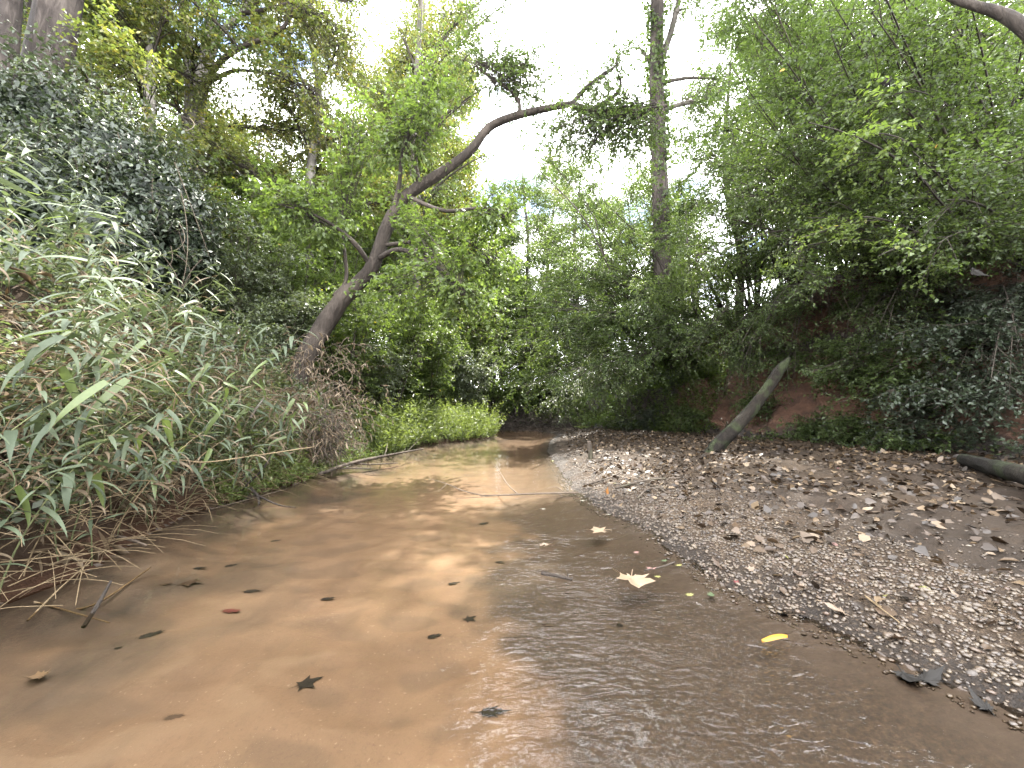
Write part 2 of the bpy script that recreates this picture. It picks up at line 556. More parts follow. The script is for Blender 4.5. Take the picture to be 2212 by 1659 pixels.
def leaves(mb, p, d, nrm, L, Wd, tint, shape='o4', size_jit=.3):
    n = len(p)
    if n == 0:
        return
    d = unit(d)
    s = unit(np.cross(d, nrm))
    u = np.cross(s, d)
    sh, q, t = SHAPES[shape]
    k = 1 + size_jit * (rng.random(n) * 2 - 1)
    l = (L * k)[:, None, None]
    w = (Wd * k * (1 + .25 * (rng.random(n) - .5)))[:, None, None]
    cup = (rng.random(n) * 2.4 - .4)[:, None, None]
    v = p[:, None] + d[:, None] * sh[None, :, 0:1] * l + s[:, None] * sh[None, :, 1:2] * w + u[:, None] * sh[None, :, 2:3] * l * cup
    m = len(sh)
    off = (np.arange(n) * m)[:, None, None]
    Q = (np.array(q)[None] + off).reshape(-1, 4) if q is not None else None
    T = (np.array(t)[None] + off).reshape(-1, 3) if t is not None else None
    mb.add(v.reshape(-1, 3), Q, T, np.repeat(tint, m))
def rv(n):
    return unit(rng.normal(size=(n, 3)))
def sprout(B, n, t0, t1, len0, len1, spread=.9, up=.15, droop=.15):
    """n children on every parent curve"""
    m = len(B[0])
    t = (t0 + (t1 - t0) * rng.random((m, n))).ravel()
    Bx = [np.repeat(b, n, axis=0) for b in B]
    p = bz(Bx, t)
    tg = bzt(Bx, t)
    side = rv(m * n)
    side = unit(side - tg * np.sum(side * tg, -1, keepdims=True))
    side[:, 2] *= .6
    d = unit(tg * (1 - .45 * spread) + side * spread + np.array([0, 0, up]))
    L = (len0 + (len1 - len0) * rng.random(m * n))[:, None]
    e = p + d * L
    e[:, 2] -= droop * L[:, 0]
    return [p, p + d * L * .55 + rv(m * n) * L * .06, e]
def leaves_on(mb, B, n, t0, spec, tint=None):
    m = len(B[0])
    t = (t0 + (1 - t0) * (np.arange(n)[None] + rng.random((m, n))) / n).ravel()
    Bx = [np.repeat(b, n, axis=0) for b in B]
    p = bz(Bx, t)
    tg = bzt(Bx, t)
    k = m * n
    up = np.array([0, 0, 1.0]) + rng.normal(size=(k, 3)) * spec.get('tilt', .55)
    side = unit(np.cross(tg, up)) * np.where(rng.random(k) < .5, 1, -1)[:, None]
    d = side * 1.0 + tg * .65 + rng.normal(size=(k, 3)) * .25
    d[:, 2] -= spec.get('hang', .35)
    lo, hi = spec.get('tint', (0, 1))
    base = np.repeat(rng.random(m), n)
    ti = lo + (hi - lo) * np.clip(.55 * base + .45 * rng.random(k), 0, 1)
    leaves(mb, p + d * .0, d, up, spec['L'], spec['W'], ti, spec.get('shape', 'o4'))

def limb_to(mbw, a, b, r0, r1, sag=.12, sides=6, seg=8):
    a, b = np.asarray(a, float), np.asarray(b, float)
    L = np.linalg.norm(b - a)
    m = (a + b) / 2 + np.array([0, 0, sag * L]) + rng.normal(size=3) * L * .07
    B = [a[None], m[None], b[None]]
    beztubes(mbw, B, r0, r1, seg, sides)
    return B
def clump(mbw, mbl, limb, center, rad, ntw, spec, tw_r=.008, t0=.35):
    """twigs from the outer part of a limb out to points inside an ellipsoid, twiglets on them, leaves on those"""
    c, rad = np.asarray(center, float), np.asarray(rad, float)
    t = t0 + (1 - t0) * rng.random(ntw)
    lb = [np.repeat(b, ntw, axis=0) for b in limb]
    p = bz(lb, t)
    e = c + rv(ntw) * (rng.random(ntw) ** .42)[:, None] * rad
    L = np.linalg.norm(e - p, axis=1)[:, None]
    m = (p + e) / 2 + rv(ntw) * L * .10
    m[:, 2] += .10 * L[:, 0]
    T = [p, m, e]
    beztubes(mbw, T, tw_r, tw_r * .35, 4, 3)
    tl = spec.get('tl', .4)
    U = sprout(T, spec.get('ntl', 5), .3, 1.0, tl * .6, tl * 1.2, 1.0, .1, spec.get('tdroop', .2))
    if spec.get('draw', True):
        beztubes(mbw, U, tw_r * .45, tw_r * .2, 2, 3)
    leaves_on(mbl, U, spec.get('nl', 9), .1, spec)

# ------------------------------------------------------------------ lie of the land
LEFT = [(-3.4, -6), (-2.9, -1), (-2.8, 1.0)] + [tuple(G(u, v)[:2]) for u, v in
        [(60, 1285), (180, 1240), (300, 1165), (410, 1110), (540, 1072), (640, 1045), (700, 1022), (800, 992), (905, 965), (960, 958), (1060, 947)]] + \
       [(-.9, 16.6), (-2.2, 18.6), (-5, 20.3), (-10, 21.3), (-40, 23)]
RIGHT = [(3.4, -6), (2.9, -1), (2.3, .5)] + [tuple(G(u, v)[:2]) for u, v in
         [(2212, 1545), (2080, 1490), (1960, 1440), (1840, 1385), (1730, 1335), (1640, 1300), (1560, 1262), (1490, 1215), (1430, 1180), (1400, 1145), (1310, 1108), (1240, 1062), (1210, 1020), (1180, 975)]] + \
        [(1.3, 13.5), (1.9, 16.5), (2.0, 18.5), (1.1, 20.6), (-1.5, 22.6), (-5, 24), (-12, 25), (-40, 26.5)]
FOOT = [(7.4, -8), (6.9, -2), (6.7, 2), (6.7, 4.5), (7.0, 7.2), (6.3, 10), (5.8, 13), (4.4, 17), (3.2, 20.2), (1.0, 23), (-3, 25.2), (-9, 26.6), (-18, 27.6), (-45, 30)]
LEFT, RIGHT, FOOT = [np.array(a, float) for a in (LEFT, RIGHT, FOOT)]
def poly_dist(x, y, poly):
    """distance to a polyline, + on its left"""
    best = np.full(x.shape, 1e9)
    sg = np.ones(x.shape)
    for a, b in zip(poly[:-1], poly[1:]):
        e = b - a
        t = np.clip(((x - a[0]) * e[0] + (y - a[1]) * e[1]) / (e @ e), 0, 1)
        dx, dy = x - a[0] - t * e[0], y - a[1] - t * e[1]
        d = np.hypot(dx, dy)
        c = e[0] * (y - a[1]) - e[1] * (x - a[0])
        m = d < best - 1e-9
        best = np.where(m, d, best)
        sg = np.where(m, np.sign(c), sg)
    return best * sg
def land(x, y):
    """height, distance beyond the left waterline (+ on land), distance beyond the right one (+ on land)"""
    x, y = np.asarray(x, float), np.asarray(y, float)
    dl = poly_dist(x, y, LEFT)
    dr = -poly_dist(x, y, RIGHT)
    p = np.stack([x, y, np.zeros_like(x)], -1)
    n1 = fbm(p * 1.1, 4)
    n2 = fbm(p * 5.0 + 9, 4)
    n3 = fbm(p * 16.0 + 4, 3)
    # stream bed
    inside = np.maximum(0, np.minimum(-dl, -dr))
    rip = np.sin(3.2 * x + 11 * y * .55 + 5 * fbm(p * 1.3 + 3, 3) + 9 * fbm(p * .5, 2)) * .5
    q = np.stack([x * 4.0 - y * 3.2, y * 5.6 + x * 1.6, 0 * x], -1)
    sandrip = .45 * fbm(q, 3) + .5 * (.35 - 1.6 * np.abs(fbm(q * np.array([.55, .8, 1]) + 31, 2)))
    calm = sstep(.25, -.5, x + .5 * n1)
    edge = sstep(0, .25, inside)
    bed = -.15 * sstep(-.05, .75, inside) * (.25 + .75 * edge) + edge * (n1 * .035 + (sandrip * .036 + rip * .014) * calm + n3 * .010 * (1 - calm)) + n2 * .016
    bed = np.minimum(bed, -.007)
    # gravel bar
    bar = -.006 + n2 * .016 + .19 * (1 - np.exp(-np.maximum(dr, 0) / 1.1)) + .028 * np.maximum(dr, 0) + n1 * .07 * sstep(.2, 1.2, dr) + n2 * .055 * sstep(0, .5, dr) + n3 * .022
    gully = np.exp(-((dr - 1.55 + .4 * n1) / .33)**2) * sstep(4.3, 2.0, y)
    bar = bar - .10 * gully
    # left bank
    w = 2.3 + 1.2 * n1
    b = sstep(7.6, 9.6, y)
    steep = .10 + 2.25 * sstep(-.25, w, dl) + .12 * np.minimum(np.maximum(dl - 2, 0), 18)
    bench = .38 * (1 - np.exp(-np.maximum(dl, 0) / .5)) + 1.9 * sstep(2.2, 6.5, dl) + .05 * np.minimum(np.maximum(dl - 6, 0), 20)
    lb = steep * (1 - b) + bench * b
    lb = lb * sstep(-.05, .35, dl) + n1 * .25 * sstep(.2, 1.5, dl) + n2 * .10 * sstep(0, .4, dl) + n3 * .03
    z = np.where(dl > 0, lb, np.where(dr > 0, bar, bed))
    return z, dl, dr
def zat(x, y):
    return float(land(np.array([x]), np.array([y]))[0][0])
def hit_land(u, v, y0=1.2, y1=30):
    d = ray(u, v)
    ys = np.linspace(y0, y1, 900)
    p = d[None] * (ys / d[1])[:, None] + np.array([0, 0, CAMZ])
    z = land(p[:, 0], p[:, 1])[0]
    k = np.argmax(p[:, 2] < z)
    return p[k] if (p[:, 2] < z).any() else p[-1]

def build_land():
    xm = np.arange(-3.6, 3.6, .034)
    def side(x0, step, lim):
        o = [x0]
        while o[-1] < lim:
            step_ = step if o[-1] < 7.6 else step * (1 + (o[-1] - 7.6) * .55)
            o.append(o[-1] + step_)
        return np.array(o[1:])
    xs = np.concatenate([-side(3.6, .075, 95)[::-1], xm, side(3.566, .075, 95)])
    ys = [-6.0]
    while ys[-1] < 150:
        y = ys[-1]
        ys.append(y + (.2 if y < .7 else max(.026, .0085 * y) if y < 12 else .03 * y - .25))
    ys = np.array(ys)
    X, Y = np.meshgrid(xs, ys)
    Z, dl, dr = land(X, Y)
    nx, ny = len(xs), len(ys)
    V = np.stack([X, Y, Z], -1).reshape(-1, 3)
    i = np.arange(ny - 1)[:, None] * nx
    j = np.arange(nx - 1)[None]
    F = np.stack([i + j, i + j + 1, i + nx + j + 1, i + nx + j], -1).reshape(-1, 4)
    fl, fr = dl.ravel()[F].mean(1), dr.ravel()[F].mean(1)
    p = V.copy()
    p[:, 2] = 0
    n1 = fbm(p * 1.1, 4)
    dlr, drr = dl.ravel(), dr.ravel()
    lane = sstep(-.32, .10, V[:, 0] + .55 * n1 + .35 * fbm(p * 6, 3)) * sstep(9, 2.0, V[:, 1])
    lane = np.maximum(lane, .55 * sstep(.9, .2, -drr) * sstep(13, 6, V[:, 1]))
    silt = np.clip(sstep(.95, .15, (-dlr + .9 * fbm(p * 2.2 + 5, 4)) * np.where(V[:, 1] < 3, .75, 1)) * 1.0, 0, 1) * .9
    wet = np.clip(sstep(.42, .02, drr + .35 * fbm(p * 3.1, 4)) + .45 * np.exp(-((drr - 1.6) / .5)**2) * sstep(5, 2.5, V[:, 1]), 0, 1)
    stony = np.clip(np.exp(-((drr - .55) / .8)**2) * 1.1 + .9 * fbm(p * 1.7 + 2, 3) * sstep(3, .5, drr), 0, 1) * sstep(9, 5, V[:, 1])
    wetl = sstep(.35, .0, dlr + .2 * fbm(p * 3.1, 3)) * .9
    q_ = np.stack([V[:, 0] * 4.0 - V[:, 1] * 3.2, V[:, 1] * 5.6 + V[:, 0] * 1.6, 0 * V[:, 0]], -1)
    rg_ = .35 - 1.6 * np.abs(fbm(q_ * np.array([.55, .8, 1]) + 31, 2))
    ripple = np.clip(.42 + .45 * fbm(q_, 3) + .75 * rg_, 0, 1)
    shore = sstep(.30, .02, -drr + .2 * fbm(p * 4, 3))
    masks = (('stream_bed', 'wet_sand', (fl <= 0) & (fr <= 0), dict(lane=lane, silt=silt, shore=shore, ripple=ripple)),
             ('gravel_bar', 'gravel_mud', (fr > 0) & (fl <= 0), dict(wet=wet, stony=stony)),
             ('left_bank', 'humus', fl > 0, dict(wet=wetl)))
    res = {}
    for name, m, mask, ex in masks:
        f = F[mask]
        if name == 'gravel_bar':
            cen = V[f].mean(1)
            f = f[(poly_dist(cen[:, 0], cen[:, 1], FOOT) > -2.5)]
        used, inv = np.unique(f, return_inverse=True)
        mb = MB()
        mb.add(V[used], inv.reshape(-1, 4))
        res[name] = mb.obj(name, m, kind='structure', extra={k: x[used] for k, x in ex.items()})
    # water sheet
    wm = ((fl < .35) & (fr < .35))
    xs2, ys2 = np.arange(-44, 4.2, .2), np.arange(-6, 27, .2)
    X, Y = np.meshgrid(xs2, ys2)
    dl2, dr2 = poly_dist(X, Y, LEFT), -poly_dist(X, Y, RIGHT)
    nx, ny = len(xs2), len(ys2)
    i = np.arange(ny - 1)[:, None] * nx
    j = np.arange(nx - 1)[None]
    F = np.stack([i + j, i + j + 1, i + nx + j + 1, i + nx + j], -1).reshape(-1, 4)
    ok = (dl2.ravel()[F].min(1) < .22) & (dr2.ravel()[F].min(1) < .22)
    used, inv = np.unique(F[ok], return_inverse=True)
    mb = MB()
    mb.add(np.stack([X, Y, 0 * X], -1).reshape(-1, 3)[used], inv.reshape(-1, 4))
    mb.obj('stream_water', 'stream_water', kind='structure')
    return res
LAND = build_land()

# right bank, a lofted undercut clay scarp
PROF = [(-.30, -.25), (0, .08), (.22, .34), (.42, .62), (.58, 1.0), (.66, 1.45), (.78, 1.85), (1.15, 2.05), (1.55, 2.22), (1.80, 2.55), (2.02, 2.95), (2.06, 3.28), (1.78, 3.52), (1.62, 3.68), (1.78, 3.86), (2.3, 3.98), (3.4, 4.1), (6, 4.3), (12, 4.6), (30, 5.0), (70, 5.5)]
def build_bank():
    path = catmull(FOOT, 900)
    # finer near the camera
    seg = np.linalg.norm(np.diff(path, axis=0), axis=1)
    s = np.concatenate([[0], np.cumsum(seg)])
    tgt = [0.0]
    while tgt[-1] < s[-1]:
        q = np.array([np.interp(tgt[-1], s, path[:, 0]), np.interp(tgt[-1], s, path[:, 1])])
        d = math.hypot(q[0], q[1])
        tgt.append(tgt[-1] + max(.06, .009 * d) * (1 if q[1] > 1 else 5))
    tgt = np.array(tgt)
    px, py = np.interp(tgt, s, path[:, 0]), np.interp(tgt, s, path[:, 1])
    tx, ty = np.gradient(px), np.gradient(py)
    l = np.hypot(tx, ty)
    k = 15
    def smooth(a):
        return np.convolve(np.pad(a, k, mode='edge'), np.ones(2 * k + 1) / (2 * k + 1), 'valid')
    nxn, nyn = smooth(ty / l), smooth(-tx / l)
    prof = np.array(PROF)
    fine = catmull(prof[:17], 90)
    fine = np.vstack([fine, catmull(prof[16:], 14)[1:]])
    tpar = np.concatenate([np.linspace(0, 1, 90), np.linspace(1, 2, 14)[1:]])
    ns, npf = len(tgt), len(fine)
    hs = np.interp(py, [-5, 3, 7, 10, 14, 18, 22, 26], [1.15, 1.2, 1.2, 1.15, 1.0, .88, .70, .55])
    far = sstep(12, -1, px * 0 + px) * sstep(20, 24, py)
    hs = hs * (1 - .15 * far)
    off = fine[:, 0][None] * np.ones((ns, 1))
    wob = fbm(np.stack([px * .45, py * .45, 0 * px], -1), 3)[:, None]
    off = off + wob * .9 * sstep(.3, .8, tpar)[None]
    x = px[:, None] + nxn[:, None] * off
    y = py[:, None] + nyn[:, None] * off
    z = fine[:, 1][None] * hs[:, None] + wob * .35 * sstep(.4, 1, tpar)[None]
    z = np.where(fine[:, 1][None] < .2, fine[:, 1][None] + .18, z)
    Pn = np.stack([x, y, z], -1)
    du = np.gradient(Pn, axis=0)
    dv = np.gradient(Pn, axis=1)
    nr = -unit(np.cross(du, dv))
    if nr[ns // 3, 30, 0] > 0:
        nr = -nr
    amp = .16 * (1 - sstep(.95, 1.1, tpar))[None] + .05
    dsp = fbm(Pn * np.array([1.1, 1.1, 1.8]), 5) * amp * 2 + fbm(Pn * 6, 3) * .06
    Pn = Pn + nr * dsp[..., None]
    hum = np.clip(sstep(.66, .74, tpar) * sstep(.95, .8, tpar) * .25 + sstep(.76, .86, tpar) + sstep(.28, .05, tpar) * .8 + sstep(.42, .5, tpar) * sstep(.62, .55, tpar) * .7, 0, 1)
    hum = hum[None] * np.ones((ns, 1))
    hum = np.maximum(hum, sstep(12.5, 15, py)[:, None] * .8)
    i = np.arange(ns - 1)[:, None] * npf
    j = np.arange(npf - 1)[None]
    F = np.stack([i + j, i + npf + j, i + npf + j + 1, i + j + 1], -1).reshape(-1, 4)
    mb = MB()
    mb.add(Pn.reshape(-1, 3), F)
    mb.obj('right_bank', 'red_clay', kind='structure', extra=dict(humus=hum.ravel()))
    return Pn, nr, tpar
BK, BKN, BKT = build_bank()
_bv = BK.reshape(-1, 3)
_rel = _bv - np.array([0, 0, CAMZ])
_fw = _rel[:, 1] * cP + _rel[:, 2] * sP
_up = -_rel[:, 1] * sP + _rel[:, 2] * cP
_ok = _fw > .5
BU = np.where(_ok, 1106 + FPX * _rel[:, 0] / np.where(_ok, _fw, 1), -9999)
BVv = np.where(_ok, 829.5 - FPX * _up / np.where(_ok, _fw, 1), -9999)
def on_bank(u, v):
    """nearest-to-camera bank vertex seen around a pixel: point, normal"""
    d = np.hypot(BU - u, BVv - v)
    c = np.where(d < 16)[0]
    if len(c) == 0:
        c = np.array([np.argmin(d)])
    k = c[np.argmin(_fw[c])]
    return _bv[k].copy(), BKN.reshape(-1, 3)[k].copy()

# ------------------------------------------------------------------ trees
def px_path(pts):
    return np.array([P(u, v, y) for u, v, y in pts])
class Tree:
    def __init__(s, name, label, cat, base, group=None):
        s.root = thing(name, label, cat, base, group)
        s.bark, s.tw, s.lf = MB(), MB(), {}
    def trunk(s, pts, radii, sides=12, n=None, rough=.12, rfreq=3.0):
        return tube(s.bark, pts, radii, n, sides, rough, .5, rfreq)
    def leafmb(s, mat):
        return s.lf.setdefault(mat, MB())
    def done(s, bark='bark_dark', twig='twig', names=('trunk', 'branches', 'crown')):
        if s.bark.n:
            s.bark.obj(names[0], bark, s.root)
        if s.tw.n:
            s.tw.obj(names[1], twig, s.root, kind='stuff')
        for k, mb in s.lf.items():
            if mb.n:
                mb.obj(names[2], k, s.root, smooth=False, kind='stuff')
        return s.root

def near_on(path, c, lift=0.5):
    d = np.linalg.norm(path - (c - np.array([0, 0, lift])), axis=1)
    return int(np.argmin(d))

# --- the dark tree leaning over the creek
def leaning_tree():
    pts = px_path([(640, 830, 7.6), (668, 757, 7.7), (733, 655, 7.9), (772, 614, 8.0), (805, 574, 8.0), (836, 492, 8.1), (872, 428, 8.2), (955, 372, 8.3), (1016, 325, 8.3), (1048, 284, 8.3), (1080, 262, 8.3), (1150, 241, 8.2), (1235, 224, 8.1)])
    t = Tree('leaning_tree', 'dark barked tree leaning right from the left bank and arching over the creek', 'tree', pts[0])
    c, r = t.trunk(pts, [.205, .19, .168, .158, .148, .13, .12, .108, .098, .092, .087, .078, .062], 22, 190, .26, 3.2)
    ends = [([(1235, 224, 8.1), (1270, 186, 8.1), (1318, 152, 8.1), (1331, 141, 8.1)], [.055, .05, .035, .012]),
            ([(1331, 141, 8.1), (1334, 122, 8.1), (1348, 112, 8.1)], [.03, .022, .01]),
            ([(1235, 226, 8.1), (1275, 240, 8.0), (1335, 246, 8.0), (1368, 238, 8.0), (1400, 236, 8.0), (1440, 228, 8.0)], [.085, .075, .065, .06, .055, .03]),
            ([(1262, 240, 8.0), (1310, 220, 8.0), (1340, 188, 8.0), (1336, 160, 8.0)], [.045, .04, .03, .02]),
            ([(1122, 245, 8.2), (1120, 218, 8.2), (1095, 190, 8.2), (1035, 150, 8.1), (1028, 130, 8.1)], [.045, .04, .032, .02, .012]),
            ([(845, 470, 8.1), (862, 400, 8.0), (870, 330, 8.0), (905, 230, 7.9)], [.06, .045, .035, .015]),
            ([(812, 560, 8.0), (870, 540, 7.6), (960, 590, 7.2), (1010, 640, 6.9)], [.06, .05, .03, .012]),
            ([(800, 572, 8.0), (760, 520, 7.6), (690, 470, 7.3), (600, 440, 7.0)], [.06, .05, .03, .012]),
            ([(880, 425, 8.2), (960, 455, 7.8), (1050, 450, 7.5), (1110, 480, 7.3)], [.05, .04, .028, .012]),
            ([(722, 640, 7.9), (748, 600, 8.0), (740, 500, 8.1), (742, 420, 8.2)], [.05, .04, .03, .012]),
            ([(905, 400, 8.2), (900, 330, 8.4), (940, 250, 8.5), (930, 160, 8.6)], [.055, .04, .03, .012]),
            ([(820, 530, 8.0), (1000, 520, 8.4), (1090, 600, 8.6)], [.045, .03, .012])]
    brs = []
    for p, rr in ends:
        mb = MB()
        q = px_path(p)
        tube(mb, q, rr, 26, 7, .12, .5, 6)
        mb.obj('branch', 'bark_dark', t.root)
        brs.append(q)
    sp = dict(L=.080, W=.052, shape='heart', tl=.42, ntl=5, nl=8, tint=(.1, .93), tilt=.5, hang=.55)
    sp2 = dict(sp, L=.062, W=.034, shape='o6', nl=9)
    mb = t.leafmb('leaf_bright')
    for u, v, y, rad, n, k in [(905, 250, 7.9, (.9, .9, 1.0), 24, 5), (840, 330, 8.0, (.9, .9, .8), 24, 5), (960, 590, 7.3, (.95, .7, .5), 26, 6), (1030, 640, 7.0, (.5, .5, .5), 12, 6),
                               (640, 445, 7.2, (.8, .7, .6), 20, 7), (700, 500, 7.5, (.6, .6, .6), 15, 7), (1060, 455, 7.5, (.8, .7, .5), 18, 8), (742, 420, 8.2, (.7, .7, .8), 18, 9),
                               (930, 190, 8.5, (.9, .9, .8), 22, 10), (990, 510, 8.3, (.9, .7, .6), 22, 11), (1070, 590, 8.5, (.7, .7, .6), 16, 11), (880, 470, 7.9, (.7, .5, .6), 16, 6), (800, 640, 7.9, (.5, .6, .6), 12, 6), (780, 250, 8.2, (.9, .9, .8), 20, 9)]:
        q = brs[k]
        clump(t.tw, mb, [q[1][None], q[-2][None], q[-1][None]], P(u, v, y), rad, int(n * 1.5), sp)
    mb = t.leafmb('leaf_mid')
    for u, v, y, rad, n, k in [(1280, 190, 8.1, (.9, .8, .5), 14, 0), (1340, 120, 8.1, (.5, .5, .4), 7, 1), (1340, 235, 8.0, (1.0, .7, .5), 12, 2), (1290, 310, 7.9, (1.2, .8, .6), 20, 2), (1230, 250, 8.0, (.8, .6, .5), 12, 2), (1190, 180, 8.2, (.8, .7, .6), 14, 4),
                               (1070, 170, 8.2, (.9, .8, .7), 12, 4), (1010, 90, 8.1, (.9, .8, .7), 11, 4), (1170, 190, 8.2, (.8, .7, .5), 10, 4), (1140, 290, 8.2, (.5, .5, .3), 10, 2), (1210, 330, 8.0, (.8, .6, .45), 22, 2), (1350, 330, 8.0, (.7, .6, .5), 18, 2), (1150, 120, 8.2, (.5, .5, .4), 10, 4)]:
        q = brs[k]
        clump(t.tw, mb, [q[0][None], q[-2][None], q[-1][None]], P(u, v, y), np.array(rad) * 1.15, int(n * 2.0), sp2)
    t.done()
    return t
leaning_tree()

# --- a slender tree whose fine twigs fill the upper middle
def slender_tree():
    pts = px_path([(905, 800, 13.5), (898, 560, 13.5), (892, 330, 13.5), (902, 140, 13.5), (912, -40, 13.4), (930, -220, 13.3)])
    t = Tree('slender_tree', 'slender tree with fine drooping sprays against the sky right behind the leaning tree', 'tree', pts[0])
    c, r = t.trunk(pts, [.13, .12, .11, .10, .08, .04], 10, 70, .1, 3)
    sp = dict(L=.085, W=.042, tl=.5, ntl=5, nl=8, tint=(0, .9), hang=.6, tdroop=.45)
    for mat, lst in (('leaf_autumn', [(860, 60, 13.2, 1.3, 20), (940, 130, 12.8, 1.2, 20), (820, 200, 13.4, 1.3, 20), (930, 300, 13.2, 1.2, 18), (1000, 20, 12.4, 1.2, 18), (900, -80, 13, 1.4, 20)]),
                     ('leaf_mid', [(1040, 90, 12.0, 1.3, 18), (1090, 10, 11.6, 1.2, 16), (1020, 210, 12.6, 1.1, 16), (1130, -70, 11.4, 1.3, 16), (1110, 150, 12.2, 1.0, 12), (960, 390, 13, 1.1, 16), (1060, 330, 12.8, 1.0, 14)])):
        for u, v, y, rad, n in lst:
            q = P(u, v, y)
            lm = limb_to(t.tw, c[near_on(c, q, 1.6)], q, .05, .012, .12)
            clump(t.tw, t.leafmb(mat), lm, q, (rad, rad, rad * .75), n, sp, .009, .4)
    t.done('bark_grey')
slender_tree()

# --- the tall trunk with climbing leaves on the right bank
def ivy_tree():
    pts = px_path([(1436, 760, 14), (1432, 640, 14), (1428, 480, 14), (1422, 300, 14), (1418, 140, 14), (1420, 0, 14), (1428, -220, 14), (1440, -420, 14)])
    t = Tree('tall_tree', 'tall straight trunk wrapped in climbing leaves on top of the right bank', 'tree', pts[0])
    c, r = t.trunk(pts, [.36, .34, .31, .28, .26, .25, .22, .12], 18, 140, .1, 2)
    brs = [([(1428, 240, 14), (1470, 225, 14), (1545, 205, 14), (1570, 160, 14)], [.10, .09, .06, .02]), ([(1422, 180, 14), (1490, 168, 14), (1560, 172, 14)], [.08, .06, .02]),
           ([(1404, 130, 14), (1388, 112, 14), (1378, 96, 14)], [.07, .05, .03]), ([(1432, 120, 14), (1452, 60, 14), (1470, -20, 14), (1480, -120, 14)], [.14, .12, .10, .05]),
           ([(1425, -100, 14), (1340, -190, 13), (1250, -240, 12)], [.12, .08, .03]), ([(1430, -150, 14), (1540, -240, 14), (1640, -300, 13)], [.12, .08, .03])]
    qs = []
    for p, rr in brs:
        mb = MB()
        q = px_path(p)
        tube(mb, q, rr, 22, 7, .12, .5, 3)
        mb.obj('branch', 'bark_grey', t.root)
        qs.append(q)
    mb = t.leafmb('leaf_mid')
    # climbing leaves
    k = 7000
    z = rng.random(k) ** .75
    ti = (z * (len(c) - 1) * .86).astype(int)
    dens = fbm(np.stack([z * 14, z * 0, z * 0], -1), 3)
    d = rv(k)
    d[:, 2] *= .3
    d = unit(d)
    gap = fbm(c[ti] * .9 + d * .8, 3)
    keep = gap > -.05 + .12 * z
    p = c[ti] + d * (r[ti] * 1.02 + .02 + .30 * rng.random(k) ** 2)[:, None]
    p[:, 2] += rng.normal(size=k) * .08
    p, d = p[keep], d[keep]
    iv = MB()
    leaves(iv, p, unit(d * .5 + np.array([0, 0, -.6]) + rng.normal(size=p.shape) * .45), d + rng.normal(size=p.shape) * .4, .13, .10, .2 + .7 * rng.random(len(p)), 'o6')
    iv.obj('ivy', 'leaf_mid', t.root, smooth=False)
    sp = dict(L=.11, W=.055, tl=.6, ntl=4, nl=8, tint=(0, .8), draw=False)
    for u, v, y, rad, n, j in [(1540, 150, 14, (1.3, 1.3, .9), 26, 0), (1560, 60, 13.5, (1.5, 1.5, 1.2), 34, 3), (1470, -60, 14, (1.4, 1.4, 1.2), 30, 3), (1640, -120, 13, (2, 2, 1.5), 40, 5), (1250, -300, 12, (1.5, 1.5, .8), 26, 4), (1480, 320, 14, (.7, 1, .8), 16, 0), (1540, 250, 13.5, (1.1, 1, .7), 20, 0)]:
        q = qs[j]
        clump(t.tw, mb, [q[0][None], q[1][None], q[-1][None]], P(u, v, y), rad, n, sp, .012)
    # the crown above the frame, clumps added over the creek to shade the sand
    spc = dict(L=.12, W=.07, tl=.7, ntl=5, nl=9, tint=(0, .8), draw=False)
    for k in range(20):
        c_ = np.array([-.6 + 7.0 * rng.random(), 8.2 + 3.0 * rng.random(), 15.2 + 2.6 * rng.random()])
        lm = limb_to(t.tw, c[int(len(c) * (.72 + .2 * rng.random()))], c_, .07, .02, .05)
        clump(t.tw, mb, lm, c_, (1.6, 1.6, .9), 34, spc, .014, .6)
    for k in range(8):
        c_ = np.array([1.5 + 6.0 * rng.random(), 11 + 3.4 * rng.random(), 19 + 2.0 * rng.random()])
        lm = limb_to(t.tw, c[int(len(c) * (.8 + .15 * rng.random()))], c_, .07, .02, .05)
        clump(t.tw, mb, lm, c_, (1.6, 1.6, .9), 30, spc, .014, .6)
    t.done('bark_thick')
ivy_tree()

